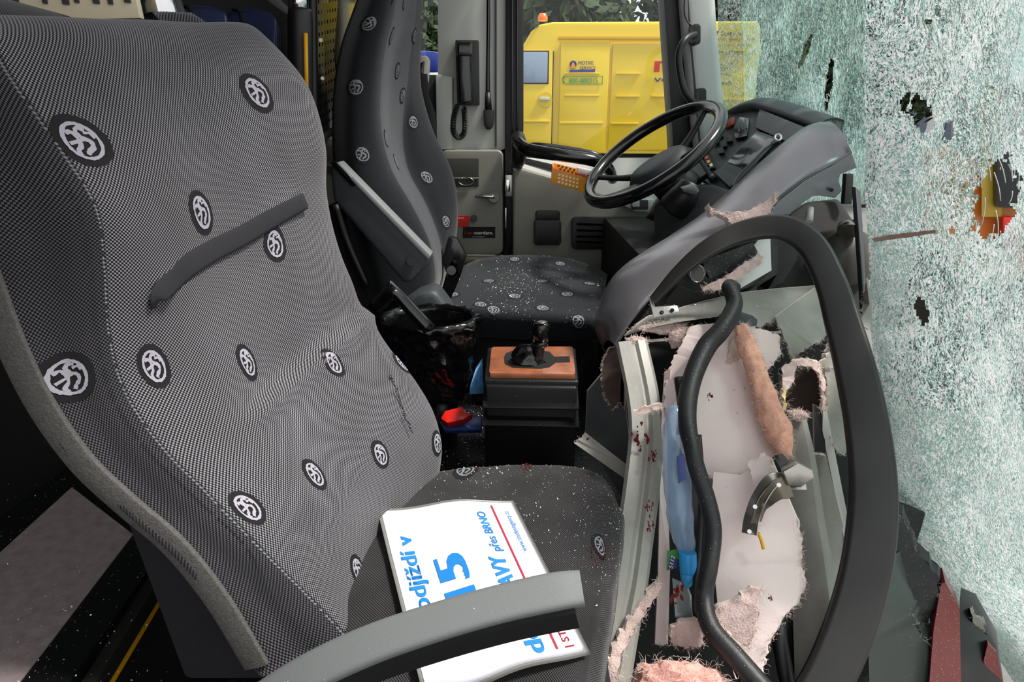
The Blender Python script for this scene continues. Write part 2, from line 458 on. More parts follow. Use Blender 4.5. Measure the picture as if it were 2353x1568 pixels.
def glass_mat():
    m = bpy.data.materials.new('clear_glass'); m.use_nodes = True; n = m.node_tree; n.nodes.clear()
    o = n.nodes.new('ShaderNodeOutputMaterial'); t = n.nodes.new('ShaderNodeBsdfTransparent'); g = n.nodes.new('ShaderNodeBsdfGlossy')
    g.inputs['Roughness'].default_value = .03; x = n.nodes.new('ShaderNodeMixShader'); fr = n.nodes.new('ShaderNodeFresnel'); fr.inputs[0].default_value = 1.35
    t.inputs[0].default_value = (.93, .96, .95, 1)
    n.links.new(fr.outputs[0], x.inputs[0]); n.links.new(t.outputs[0], x.inputs[1]); n.links.new(g.outputs[0], x.inputs[2]); n.links.new(x.outputs[0], o.inputs[0])
    return m
M_glass = glass_mat()
M_crumb = mat('glass_crumbs', (225, 240, 238), .1, coat=1, spec=1)

def shatter_mat(name, dens_, s1=60, stretch=(1, 1), rot=20, dark=(34, 62, 60), tint=(118, 186, 172), base=(244, 238, 242), pos=(.12, .3, .55)):
    m = bpy.data.materials.new(name); m.use_nodes = True; n = m.node_tree; n.nodes.clear(); L = n.links.new
    N = n.nodes.new
    def math_(op, a, b=None):
        x = N('ShaderNodeMath'); x.operation = op
        for k, q in enumerate((a, b)):
            if q is None: continue
            if isinstance(q, (int, float)): x.inputs[k].default_value = q
            else: L(q, x.inputs[k])
        return x.outputs[0]
    def mrange(src, a, b, c=0, d=1):
        x = N('ShaderNodeMapRange'); x.inputs['From Min'].default_value = a; x.inputs['From Max'].default_value = b; x.inputs['To Min'].default_value = c; x.inputs['To Max'].default_value = d
        L(src, x.inputs['Value']); return x.outputs[0]
    out = N('ShaderNodeOutputMaterial'); uv = N('ShaderNodeUVMap')
    def warped(amount, scale, rz, sx, sy):
        wz = N('ShaderNodeTexNoise'); wz.inputs['Scale'].default_value = scale; wz.inputs['Detail'].default_value = 4; L(uv.outputs[0], wz.inputs['Vector'])
        sub = N('ShaderNodeVectorMath'); sub.operation = 'SUBTRACT'; L(wz.outputs['Color'], sub.inputs[0]); sub.inputs[1].default_value = (.5, .5, .5)
        scl = N('ShaderNodeVectorMath'); scl.operation = 'SCALE'; L(sub.outputs[0], scl.inputs[0]); scl.inputs['Scale'].default_value = amount
        ad = N('ShaderNodeVectorMath'); ad.operation = 'ADD'; L(uv.outputs[0], ad.inputs[0]); L(scl.outputs[0], ad.inputs[1])
        mp = N('ShaderNodeMapping'); mp.inputs['Scale'].default_value = (sx, sy, 1); mp.inputs['Rotation'].default_value = (0, 0, radians(rz)); L(ad.outputs[0], mp.inputs[0])
        return mp.outputs[0]
    vA = warped(.12, 7, rot, stretch[0], stretch[1]); vB = warped(.16, 9, rot + 55, stretch[0], stretch[1])
    def vor(scale, feat, vec):
        v = N('ShaderNodeTexVoronoi'); v.feature = feat; v.inputs['Scale'].default_value = scale; L(vec, v.inputs['Vector']); return v
    # curly crack strands (ridged noise) over slivers that each have their own clarity
    def cellrand(scale, vec):
        v = vor(scale, 'F1', vec); r = N('ShaderNodeTexWhiteNoise'); L(v.outputs['Position'], r.inputs['Vector']); return r.outputs['Value']
    def ridge(scale, vec, w_, off):
        z = N('ShaderNodeTexNoise'); z.inputs['Scale'].default_value = scale; z.inputs['Detail'].default_value = 1.5; z.inputs['Distortion'].default_value = .6
        a_ = N('ShaderNodeVectorMath'); a_.operation = 'ADD'; L(vec, a_.inputs[0]); a_.inputs[1].default_value = (off, off * .7, off); L(a_.outputs[0], z.inputs['Vector'])
        return mrange(math_('ABSOLUTE', math_('SUBTRACT', z.outputs['Fac'], .5)), 0, w_, 1, 0)
    r1 = ridge(s1 * 2.6, vA, .045, 3); r2 = ridge(s1 * 3.4, vB, .045, 7); r3 = ridge(s1 * 1.3, vA, .02, 11)
    lines = math_('MAXIMUM', math_('MAXIMUM', r1, r2), r3)
    ca = cellrand(s1 * 3.2, vA); cb = cellrand(s1 * 4.6, vB)
    bz = N('ShaderNodeTexNoise'); bz.inputs['Scale'].default_value = 4.0; bz.inputs['Detail'].default_value = 6; bz.inputs['Roughness'].default_value = .65; L(uv.outputs[0], bz.inputs['Vector'])
    big = mrange(bz.outputs['Fac'], .36, .64)
    dens = mrange(big, 0, 1, dens_[0], dens_[1])
    cells = math_('ADD', math_('MULTIPLY', ca, .6), math_('MULTIPLY', cb, .4))
    shade = math_('ADD', cells, math_('SUBTRACT', dens, .5))
    fac = math_('MAXIMUM', mrange(shade, .30, .42), math_('MULTIPLY', lines, .95))
    cc = N('ShaderNodeValToRGB'); e = cc.color_ramp
    e.elements[0].position = .12; e.elements[0].color = (*lin(dark), 1); e.elements[1].position = .80; e.elements[1].color = (*lin(base), 1)
    q = e.elements.new(.43); q.color = (*lin(tint), 1); q = e.elements.new(.60); q.color = (*lin(base), 1)
    hf = cellrand(s1 * 6.0, vA)
    mixv = math_('ADD', math_('MULTIPLY', shade, .38), math_('MULTIPLY', hf, .34)); mixv = math_('ADD', mixv, math_('MULTIPLY', lines, .42)); L(mixv, cc.inputs[0])
    nb = N('ShaderNodeBump'); nb.inputs['Strength'].default_value = 1; nb.inputs['Distance'].default_value = .004; L(math_('ADD', hf, lines), nb.inputs['Height'])
    df = N('ShaderNodeBsdfDiffuse'); tl = N('ShaderNodeBsdfTranslucent'); gl = N('ShaderNodeBsdfGlossy'); gl.inputs['Roughness'].default_value = .25
    L(cc.outputs[0], df.inputs[0]); L(cc.outputs[0], tl.inputs[0]); L(nb.outputs[0], gl.inputs['Normal']); L(nb.outputs[0], df.inputs['Normal'])
    a = N('ShaderNodeMixShader'); a.inputs[0].default_value = .62; L(df.outputs[0], a.inputs[1]); L(tl.outputs[0], a.inputs[2])
    b = N('ShaderNodeMixShader'); b.inputs[0].default_value = .15; L(a.outputs[0], b.inputs[1]); L(gl.outputs[0], b.inputs[2])
    tr = N('ShaderNodeBsdfTransparent'); tr.inputs[0].default_value = (*lin((186, 216, 210)), 1)
    g2 = N('ShaderNodeBsdfGlossy'); g2.inputs['Roughness'].default_value = .1; L(nb.outputs[0], g2.inputs['Normal'])
    c = N('ShaderNodeMixShader'); c.inputs[0].default_value = .15; L(tr.outputs[0], c.inputs[1]); L(g2.outputs[0], c.inputs[2])
    f = N('ShaderNodeMixShader'); L(fac, f.inputs[0]); L(c.outputs[0], f.inputs[1]); L(b.outputs[0], f.inputs[2])
    L(f.outputs[0], out.inputs[0]); return m
M_shatR = shatter_mat('crazed_glass_dense', (.27, .72), 82, (1.0, .5), 20, base=(238, 233, 237))
M_shatL = shatter_mat('crazed_glass_open', (-.02, .50), 52, (1.9, .32), 14, base=(205, 222, 218))
M_shatY = shatter_mat('crazed_glass_sparse', (-.22, .3), 36, (1.8, .45), 12)

def perf_mat():
    m = bpy.data.materials.new('perforated_sheet'); m.use_nodes = True; n = m.node_tree; b = n.nodes['Principled BSDF']; L = n.links.new
    b.inputs['Base Color'].default_value = (*lin((62, 62, 56)), 1); b.inputs['Metallic'].default_value = .6; b.inputs['Roughness'].default_value = .3
    uv = n.nodes.new('ShaderNodeUVMap'); br = n.nodes.new('ShaderNodeTexBrick'); L(uv.outputs[0], br.inputs[0])
    br.offset = 0; br.inputs['Scale'].default_value = 1; br.inputs['Brick Width'].default_value = .026; br.inputs['Row Height'].default_value = .024
    br.inputs['Mortar Size'].default_value = .0078; br.inputs['Mortar Smooth'].default_value = 0
    iv = n.nodes.new('ShaderNodeMath'); iv.operation = 'ADD'; L(br.outputs['Fac'], iv.inputs[0]); iv.inputs[1].default_value = 0
    L(iv.outputs[0], b.inputs['Alpha']); return m
M_perf = perf_mat()

# ================================================================== OUTSIDE
GZ = -.9
g = slab('ground', [V((-40, -12, GZ)), V((40, -12, GZ)), V((40, 60, GZ)), V((-40, 60, GZ))], (0, 0, -.1), M_asphalt, rnd=0); struct(g)

# --- yellow van
VY = 7.0
def vp(x, y): return P(x, y, VY)
van = thing('van', 'yellow high-roofed service van with orange beacon parked outside the driver window', 'van', (1.3, 8.0, GZ))
def wp(x, z, y=VY): return V((x, y, z))
roofz = P(1400, 50, VY).z; x_front = P(1207, 90, VY).x
beltz = P(1400, 175, VY).z
zz = lambda y: P(1300, y, VY).z
xx = lambda x, y=200: P(x, y, VY).x
prof = [wp(x_front - .55, zz(420)), wp(x_front - .5, zz(300)), wp(x_front - .12, zz(130)), wp(x_front + .0, zz(95)), wp(x_front + .06, zz(72)), wp(x_front + .14, zz(56)), wp(x_front + .28, zz(50)),
        wp(xx(1722), zz(47)), wp(xx(1732), zz(60)), wp(xx(1735), zz(90)), wp(xx(1738), GZ + .35), wp(x_front - .6, GZ + .35)]
slab('body', prof, (0, 1.9, 0), M_yellow, van, rnd=.05, seg=3)
def vrect(name, x0, y0, x1, y1, d, m, out=.02, rnd=.012):
    q = [V((xx(x0, (y0 + y1) / 2), VY - out, zz(y0))), V((xx(x1, (y0 + y1) / 2), VY - out, zz(y0))), V((xx(x1, (y0 + y1) / 2), VY - out, zz(y1))), V((xx(x0, (y0 + y1) / 2), VY - out, zz(y1)))]
    return slab(name, q, (0, d, 0), m, van, rnd=rnd)
vrect('sliding_door', 1285, 96, 1396, 352, .04, M_yellow, .035, .015)
vrect('rear_side_panel', 1402, 100, 1733, 345, .03, M_yellow, .02, .01)
vrect('cab_door', 1150, 118, 1268, 350, .04, M_yellow, .03, .012)
vrect('cab_window', 1170, 120, 1258, 191, .03, M_winb, .045, .01)
vrect('window_seal', 1166, 117, 1261, 194, .01, M_blackm, .034, .01)
vrect('roof_gutter', 1282, 84, 1733, 93, .03, mat('yellow_paint_gutter', (214, 172, 30), .4), .05, .008)
for a in ((1296, 218, 1376, 222), (1296, 168, 1376, 171), (1285, 280, 1384, 285), (1414, 168, 1470, 172), (1414, 219, 1468, 224), (1494, 219, 1545, 224), (1402, 281, 1466, 286), (1480, 281, 1545, 286), (1205, 276, 1262, 281), (1640, 228, 1733, 232), (1640, 115, 1733, 119)):
    vrect('pressed_rib', a[0], a[1], a[2], a[3], .02, M_yellow, .045, .004)
vrect('door_gap', 1268.5, 118, 1270, 350, .01, M_blackm, .022, 0)
vrect('door_handle', 1239, 224, 1262, 231, .03, M_gray, .07, .006)
b = tube_bm([P(1253, 229, VY - .03), P(1253, 229, VY - .045)], .075, n=24, spline=False); bmesh.ops.recalc_face_normals(b, faces=b.faces); mkobj('handle_dish', b, M_yellow, van)
o = tube('warning_beacon', [P(1247, 48, VY + .5), P(1247, 40, VY + .5), P(1247, 31, VY + .5)], [.055, .055, .035], mat('orange_lens', (240, 110, 20), .2, coat=.5), van)
vrect('marker_lamp', 1226, 53, 1238, 60, .05, M_dash2, .03, .006)
for wx in (-.1, 2.0):
    b = tube_bm([V((wx, VY - .02, GZ + .34)), V((wx, VY + .22, GZ + .34))], .34, n=28, spline=False); bmesh.ops.recalc_face_normals(b, faces=b.faces)
    mkobj('wheel', b, M_blackm, van)
def vtext(name, s, x, y, hpx, wpx, m, bold=.02):
    k = (P(x + 100, y, VY).x - P(x, y, VY).x) / 100
    kz = (zz(y - 10) - zz(y)) / 10
    text(name, s, V((P(x, y, VY).x, VY - .052, zz(y))), (1, 0, 0), (0, 0, 1), hpx * kz, m, van, width=wpx * k, bold=bold)
M_navy = mat('navy_print', (50, 62, 120), .5); M_green = mat('green_print', (60, 150, 70), .5)
M_dkp = mat('dark_print', (60, 60, 50), .5)
vtext('lettering', 'MOTIVE', 1328, 150, 9, 34, M_navy); vtext('lettering', 'SERVICE', 1331, 161, 8, 36, M_navy)
vrect('blue_underline', 1308, 161, 1366, 166, .005, M_bluep, .05, 0)
b = tube_bm([P(1317, 148, VY - .035), P(1317, 148, VY - .05)], .036, n=24, spline=False); bmesh.ops.recalc_face_normals(b, faces=b.faces); mkobj('round_logo', b, M_bluep, van)
b = slab_bm([P(1317, 141, VY - .052), P(1324, 156, VY - .052), P(1310, 156, VY - .052)], V((0, .003, 0))); mkobj('logo_triangle', b, M_orange, van)
for a in ((1293, 175, 1383, 176.4), (1298, 193, 1383, 194.4), (1382, 175, 1383.4, 194), (1293, 176, 1297, 180), (1291.5, 179, 1294.5, 189), (1293, 188, 1297, 193)):
    vrect('green_frame', *a, .004, M_green, .05, 0)
vtext('lettering', '800-800315', 1306, 191, 11, 66, M_green)
vtext('lettering', 'm', 1503, 166, 39, 48, M_red, .04); vtext('lettering', 'VOLVO', 1500, 189, 10, 90, M_navy, .03)
vtext('lettering', 'Motive', 1642, 84, 12, 62, M_dkp); vtext('lettering', 'Venezia, 54', 1632, 152, 7, 46, M_dkp); vtext('lettering', 'PADOVA', 1634, 163, 8, 42, M_dkp, .04)
vtext('lettering', '0498700341', 1634, 175, 7, 40, M_dkp); vtext('lettering', 'service', 1636, 196, 10, 42, M_dkp)

# --- trees behind the van
def foliage(name, c, s, n, m, parent, sz=.28):
    bm = bmesh.new()
    for k in range(n):
        d = V((R.gauss(0, 1), R.gauss(0, 1), R.gauss(0, 1))).normalized() * (R.random() ** .4)
        p = V((c[0] + d.x * s[0], c[1] + d.y * s[1], c[2] + d.z * s[2])); q = sz * (.5 + R.random())
        a = V((R.gauss(0, 1), R.gauss(0, 1), R.gauss(0, 1))).normalized(); bb = a.orthogonal().normalized()
        bm.faces.new([bm.verts.new(p + a * q), bm.verts.new(p + bb * q * .5), bm.verts.new(p - a * q), bm.verts.new(p - bb * q * .5)])
    return mkobj(name, bm, m, parent)
def tree(x, y, h, r, label):
    t = thing('tree', label, 'tree', (x, y, GZ), 'trees beyond the van')
    tube('trunk', [V((x, y, GZ)), V((x + .1, y, GZ + h * .35)), V((x, y, GZ + h * .7))], [.16, .13, .07], mat('bark', (70, 62, 54), .9), t)
    foliage('foliage', (x, y, GZ + h * .65), (r, r, h * .36), 8000, M_leaf, t, .13); return t
tree(-2.3, 13, 5.6, 1.1, 'dark leafy tree seen between driver seat and grey pillar')
tree(.7, 13.5, 6.2, 1.7, 'leafy tree above the cab end of the yellow van')
tree(4.6, 14, 6.6, 2.0, 'leafy tree above the middle of the yellow van roof')
tree(8.6, 15, 5.8, 1.8, 'leafy tree above the rear end of the yellow van')
o = slab('building', [V((5, 20, GZ)), V((15, 20, GZ)), V((15, 20, 7)), V((5, 20, 7))], (0, 3, 0), M_build, rnd=0); bld = o
tag(o, 'pale grey building with dark windows behind the trees, beyond the shattered windshield', 'building')
for i in range(6):
    for j in range(4):
        wbm = wbox((5.9 + i * 1.6, 19.97, 1 + j * 2.1), (1, .06, 1.2)); mkobj('window', wbm, M_bld2, bld)
bc = thing('blue_car', 'blue car parked outside, seen past the driver seat headrest', 'car', (-2.6, 6.2, GZ))
slab('body', [P(880, 165, 6), P(1010, 165, 6), P(1010, 120, 6), P(985, 116, 6), P(900, 116, 6)], (0, 1.4, -.0), M_bluep, bc, rnd=.03)
slab('lower_body', [P(850, 300, 6), P(1030, 300, 6), P(1030, 165, 6), P(850, 165, 6)], (0, 1.4, 0), M_white, bc, rnd=.03)
for dx in (-.35, .25):
    b = tube_bm([V((-1.1 + dx, 5.98, GZ + .32)), V((-1.1 + dx, 6.2, GZ + .32))], .32, n=24, spline=False); bmesh.ops.recalc_face_normals(b, faces=b.faces); mkobj('wheel', b, M_blackm, bc)
# --- orange vehicle outside windshield
tk = thing('truck', 'orange tow truck with red lamps seen through the hole in the cracked glass', 'truck', (3.6, 4.2, GZ))
def tp(x, y, Y=3.4): return P(x, y, Y)
slab('side_panel', [tp(2230, 380), tp(2330, 350), tp(2420, 350), tp(2420, 640), tp(2230, 640)], (.5, 1.2, 0), M_orangep, tk, rnd=.03)
slab('cab_panel', [tp(2255, 300, 3.35), tp(2300, 300, 3.35), tp(2300, 500, 3.35), tp(2255, 500, 3.35)], (.05, .05, 0), mat('ochre_paint', (190, 160, 60), .4), tk, rnd=.01)
slab('dark_bodywork', [tp(2290, 190, 3.3), tp(2480, 190, 3.3), tp(2480, 480, 3.3), tp(2290, 480, 3.3)], (.3, .8, 0), M_glassy, tk, rnd=.03)
slab('rear_lamp', [tp(2305, 500, 3.3), tp(2350, 500, 3.3), tp(2350, 580, 3.3), tp(2305, 580, 3.3)], (.03, .06, 0), M_red, tk, rnd=.01)
slab('chassis', [V((3.2, 4.0, GZ + .0)), V((4.6, 4.0, GZ)), V((4.6, 4.0, GZ + 1.7)), V((3.2, 4.0, GZ + 1.7))], (0, .8, 0), M_blackm, tk, rnd=.02)

# ================================================================== SHELL
fl = slab('floor', [V((-2.6, -.6, 0)), V((1.0, -.6, 0)), V((1.0, 2.6, 0)), V((-2.6, 2.6, 0))], (0, 0, -.08), M_floor, rnd=0); struct(fl)
pl = slab('trim_1', [V((-.9, 1.14, .28)), V((.92, 1.14, .28)), V((.92, 2.45, .28)), V((-.9, 2.45, .28))], (0, 0, -.279), M_floor, rnd=.006); struct(pl)
ce = slab('ceiling', [V((-2.6, -.6, 2.15)), V((.26, -.6, 2.15)), V((.26, 2.6, 2.15)), V((-2.6, 2.6, 2.15))], (0, 0, .06), M_wall, rnd=0); struct(ce)  # out of view; front edge set to shade the seat top and pass sun
rw = slab('wall_rear', [V((-2.6, -.6, 0)), V((-2.6, 2.6, 0)), V((-2.6, 2.6, 2.15)), V((-2.6, -.6, 2.15))], (-.06, 0, 0), M_shell, rnd=0); struct(rw)
wr = slab('wall_right', [V((-2.6, -.5, 0)), V((-.8, -.5, 0)), V((-.8, -.5, 2.15)), V((-2.6, -.5, 2.15))], (0, -.06, 0), M_shell, rnd=0); struct(wr)
WY = 2.47
# left side wall pieces round the windows
def wallpart(pts, d=.08, m=M_wall, nm='wall_left'):
    o = slab(nm, pts, (0, d, 0), m, rnd=.003); struct(o); return o
wl = V((-2.6, WY, 0))
xL = P(870, 100, WY).x
wallpart([V((-2.6, WY, 0)), V((P(1008, 300, WY).x, WY, 0)), V((P(1008, 300, WY).x, WY, P(1008, 172, WY).z)), V((xL, WY, P(1008, 172, WY).z)), V((-2.6, WY, P(1008, 172, WY).z))], m=M_shell)
wallpart([V((-2.6, WY, P(1008, 172, WY).z)), V((xL, WY, P(1008, 172, WY).z)), V((xL, WY, 2.15)), V((-2.6, WY, 2.15))], m=M_shell)
wg = slab('window_2', prect(872, -80, 1008, 174, WY + .03), (0, .005, 0), M_glass, rnd=0); struct(wg)
# grey pillar panel with phone
wallpart([P(1006, -120, WY), P(1163, -120, WY), P(1163, 340, WY), P(1140, 352, WY), P(1006, 352, WY)], .1, M_wall)
o = slab('trim_2', [P(1000, 170, WY - .05), P(1040, 175, WY - .05), P(1040, 345, WY - .05), P(1003, 345, WY - .05)], (0, .06, 0), M_wall, rnd=.01); struct(o)
o = slab('trim_3', [P(1138, -120, WY - .012), P(1141, -120, WY - .012), P(1141, 338, WY - .012), P(1138, 338, WY - .012)], (0, .014, 0), M_dash, rnd=0); struct(o)
# black window surround and seals
def blk(nm, pts, d=.07, m=M_black): o = slab(nm, pts, (0, d, 0), m, rnd=.006); struct(o); return o
blk('trim_4', [P(1163, -120, WY - .02), P(1203, -120, WY - .02), P(1203, 300, WY - .02), P(1190, 360, WY - .02), P(1175, 620, WY - .02), P(1160, 620, WY - .02), P(1160, 345, WY - .02)], .1)
blk('trim_11', [P(1135, 335, WY + .05), P(1185, 335, WY + .05), P(1185, 640, WY + .05), P(1135, 640, WY + .05)], .02, M_blackm)
for x in (1174, 1186): blk('trim_5', [P(x, -120, WY - .035), P(x + 5, -120, WY - .035), P(x + 5, 310, WY - .035), P(x, 310, WY - .035)], .03, M_gloss)
blk('trim_6', [P(1518, -120, WY - .02), P(1568, -120, WY - .02), P(1600, 300, WY - .02), P(1606, 420, WY - .02), P(1550, 420, WY - .02), P(1545, 300, WY - .02)], .1)
wg = slab('window_1', [P(1195, -120, WY + .02), P(1530, -120, WY + .02), P(1556, 380, WY + .02), P(1195, 380, WY + .02)], (0, .005, 0), M_glass, rnd=0); struct(wg)
# grey front pillar
pb = sweep_bm([P(1592, -120, 2.42), P(1604, 60, 2.42), P(1617, 200, 2.42), P(1640, 420, 2.40)], rprof(.058, .045, .03, 4), up=V((0, 1, 0)))
o = smooth_by_angle(mkobj('trim_7', pb, M_pillar)); struct(o)
pb = sweep_bm([P(1577, -120, 2.38), P(1585, 60, 2.38), P(1597, 200, 2.38), P(1616, 420, 2.36)], rprof(.003, .003, .001, 1), up=V((0, 1, 0)))
o = mkobj('trim_8', pb, M_dash); struct(o)
# --- locker door with stickers (left lower)
lk = thing('locker', 'olive grey locker door with recess and chrome handle below the wall phone', 'locker', P(1090, 590, WY))
LY = WY - .06
slab('door_panel', rrect(1012, 345, 1156, 586, 14, LY), (0, .06, 0), M_doorp, lk, rnd=.01, seg=3)
slab('recess', rrect(1016, 364, 1100, 430, 3, LY - .002), (0, .006, 0), mat('recess_dark', (48, 49, 44), .6), lk, rnd=.001)
slab('recess_lip', prect(1016, 408, 1100, 411, LY - .005), (0, .006, 0), M_doorp, lk, rnd=.001)
tube('cup_ring', [P(1071 + 17 * cos(t), 417 + 9 * sin(t), LY - .008) for t in [k * pi / 6 - pi / 2 for k in range(12)]], .002, M_steel, lk, n=6, steps=3)
h = tube('handle', [P(1092, 453, LY - .03), P(1110, 451, LY - .03), P(1135, 452, LY - .025)], [.004, .008, .014], M_chrome, lk)
tube('handle_boss', [P(1135, 456, LY - .0), P(1135, 454, LY - .035)], .02, M_gloss, lk, spline=False)
tube('lock', [P(1089, 502, LY + .0), P(1089, 502, LY - .012)], .014, M_black, lk, spline=False)
st = slab('red_sticker', prect(1046, 496, 1078, 521, LY - .003), (0, .0025, 0), M_red, lk, rnd=0)
st['label'] = 'red warning sticker'
st = slab('black_sticker', prect(1064, 522, 1138, 547, LY - .003), (0, .0025, 0), M_blackm, lk, rnd=0)
st['label'] = 'black sticker with red and white lettering'
def dtext(s, x, y, hpx, wpx, m, par, bold=0, Yd=LY - .0045):
    a = P(x, y, Yd); bx = P(x + wpx, y, Yd); ay = P(x, y - hpx, Yd)
    text('lettering', s, a, (1, 0, 0), (0, 0, 1), ay.z - a.z, m, par, width=bx.x - a.x, bold=bold)
dtext('I am', 1068, 539, 8, 20, M_red, lk); dtext('sterdam.', 1090, 539, 8, 43, M_white, lk, .02); dtext('www.iamsterdam.com', 1085, 545, 2, 28, M_white, lk)
dtext('STOP', 1052, 503, 3, 14, M_white, lk); dtext('AUTO', 1050, 513, 5, 20, M_dkp, lk)
# latch on door edge
lt = thing('door_latch', 'chrome door latch on the black gap beside the locker', 'latch', P(1168, 450, LY))
slab('plate', prect(1161, 402, 1178, 452, LY - .01), (0, .02, 0), M_steel, lt, rnd=.002)
slab('bolt', prect(1160, 412, 1172, 442, LY - .03), (0, .03, 0), M_chrome, lt, rnd=.005)
slab('strip', prect(1160, 478, 1164, 525, LY - .012), (0, .02, 0), M_steel, lt, rnd=.001)
# --- driver door
DY = WY - .10
dr = thing('door_1', 'olive grey driver door panel under the side window', 'door', P(1350, 600, DY)); struct(dr)
for k in ('label', 'category'): del dr[k]
slab('door_panel', [P(1178, 395, DY), P(1195, 385, DY), P(1330, 425, DY), P(1420, 462, DY), P(1580, 462, DY), P(1600, 640, DY), P(1178, 640, DY)], (0, .1, 0), M_doorp, dr, rnd=.012, seg=3)
led = [P(1180, 362, DY + .06), P(1210, 357, DY + .06), P(1560, 357, DY + .06), P(1590, 480, DY), P(1420, 465, DY), P(1330, 430, DY), P(1178, 392, DY)]
slab('ledge', led, (0, .05, -.0), M_gray, dr, rnd=.006)
slab('sill_gap', [P(1200, 352, DY + .055), P(1560, 354, DY + .055), P(1560, 362, DY + .055), P(1200, 360, DY + .055)], (0, .02, 0), M_blackm, dr, rnd=0)
slab('speaker_strip', [P(1200, 362, DY + .035), P(1330, 392, DY + .02), P(1325, 404, DY + .015), P(1208, 376, DY + .03)], (0, .02, 0), mat('speckled_rubber', (40, 42, 42), .6, speck=.4, sscale=250), dr, rnd=.001)
for nm, (x0, y0, x1, y1), r in (('ashtray', (1227, 506, 1290, 564), 8), ('vent_frame', (1313, 500, 1411, 574), 12), ('vent_frame', (1428, 524, 1560, 580), 12)):
    q = slab(nm, rrect(x0, y0, x1, y1, r, DY - .022), (0, .03, 0), M_black, dr, rnd=.005)
slab('ashtray_lid', rrect(1231, 485, 1287, 508, 5, DY - .018), (0, .024, 0), M_black, dr, rnd=.005)
for y in (513, 527, 541, 553): slab('vent_slat', [P(1325, y, DY - .03), P(1398, y + 2, DY - .03), P(1398, y + 7, DY - .024), P(1325, y + 5, DY - .024)], (0, .012, 0), M_gloss, dr, rnd=.001)
slab('switch_plate', [P(1428, 470, DY - .02), P(1450, 452, DY - .02), P(1475, 460, DY - .02), P(1504, 458, DY - .02), P(1506, 474, DY - .02), P(1490, 488, DY - .02), P(1460, 486, DY - .02)], (0, .03, 0), M_gray, dr, rnd=.004)
slab('mirror_switch', rrect(1451, 460, 1490, 482, 3, DY - .03), (0, .015, 0), M_dash2, dr, rnd=.002)
slab('switch_rocker', rrect(1453, 459, 1470, 476, 3, DY - .04), (0, .015, 0), M_gray, dr, rnd=.003)
o = slab('baseboard_left', [P(1010, 592, WY - .07), P(1620, 600, WY - .07), P(1620, 612, WY - .07), P(1010, 606, WY - .07)], (0, .07, -.0), mat('beige_sill', (112, 106, 92), .5), rnd=.004); struct(o)
o = wallpart([V((P(1000, 600, WY).x, WY, .28)), V((.8, WY, .28)), V((.8, WY, P(1100, 592, WY).z)), V((P(1000, 600, WY).x, WY, P(1100, 592, WY).z))], .06, M_shell)

# --- door grab handle
gh = thing('grab_handle', 'black looped grab handle across the bottom of the driver window', 'handle', P(1195, 350, 2.3))
tube('lower_bar', [P(1190, 330, 2.33), P(1215, 345, 2.26), P(1290, 357, 2.22), P(1360, 368, 2.22), P(1395, 385, 2.26), P(1408, 412, 2.33)], [.026, .024, .022, .022, .022, .02], M_gloss, gh)
tube('upper_bar', [P(1200, 336, 2.34), P(1240, 334, 2.33), P(1310, 343, 2.33), P(1370, 356, 2.33), P(1392, 378, 2.34)], .010, M_gloss, gh)
tube('mount', [P(1190, 318, 2.40), P(1192, 330, 2.33), P(1192, 362, 2.33), P(1188, 372, 2.40)], .028, M_black, gh)
# --- pillar grab handle
ph = thing('pillar_handle', 'black curved grab handle bolted to the grey front pillar', 'handle', P(1600, 150, 2.34))
tube('bar', [P(1602, 78, 2.32), P(1575, 90, 2.26), P(1560, 125, 2.25), P(1563, 170, 2.25), P(1575, 215, 2.25), P(1597, 238, 2.27), P(1617, 235, 2.32)], .012, M_black, ph)
slab('mount', rrect(1592, 54, 1611, 102, 8, 2.30), (0, .06, 0), M_black, ph, rnd=.006)
slab('mount', rrect(1606, 202, 1624, 240, 7, 2.30), (0, .06, 0), M_black, ph, rnd=.006)
tube('dangling_cable', [P(1578, -40, 2.33), P(1572, 20, 2.33), P(1580, 50, 2.33), P(1600, 64, 2.32)], .0025, M_black, ph, n=6)

# --- phone
te = thing('intercom_phone', 'black telephone handset in its cradle on the light grey wall panel', 'telephone', P(1072, 240, WY))
slab('cradle', [P(1046, 92, WY - .05), P(1099, 92, WY - .05), P(1101, 242, WY - .05), P(1051, 242, WY - .05)], (0, .048, 0), M_black, te, rnd=.004)
slab('handset', [P(1048, 95, WY - .09), P(1080, 98, WY - .09), P(1086, 236, WY - .09), P(1056, 240, WY - .09)], (0, .045, 0), M_gloss, te, rnd=.012, seg=3)
slab('ear_piece', rrect(1049, 95, 1086, 128, 6, WY - .105), (0, .03, 0), M_gloss, te, rnd=.008)
cp = spl([P(1050, 244, WY - .05), P(1043, 270, WY - .05), P(1042, 300, WY - .05), P(1053, 316, WY - .05), P(1066, 306, WY - .05), P(1068, 275, WY - .05), P(1066, 250, WY - .05)], 26)
co = []
for i, p in enumerate(cp): a = i * 1.3; co.append(p + V((cos(a), 0, sin(a))) * .0075 + V((0, sin(a) * .004, 0)))
tube('coiled_cord', co, .0035, M_black, te, n=5, steps=2)
mi_ = thing('gooseneck_microphone', 'black gooseneck rod with wedge-shaped holder on the light grey wall, right of the telephone', 'microphone', P(1122, 298, WY))
tube('rod', [P(1122, -60, WY - .025), P(1122, 60, WY - .03), P(1121, 140, WY - .03), P(1121, 220, WY - .03)], [.006, .007, .007, .009], M_gloss, mi_)
slab('holder', [P(1110, 252, WY - .05), P(1135, 252, WY - .05), P(1133, 288, WY - .05), P(1128, 298, WY - .05), P(1118, 298, WY - .05), P(1112, 288, WY - .05)], (0, .048, 0), M_black, mi_, rnd=.006)
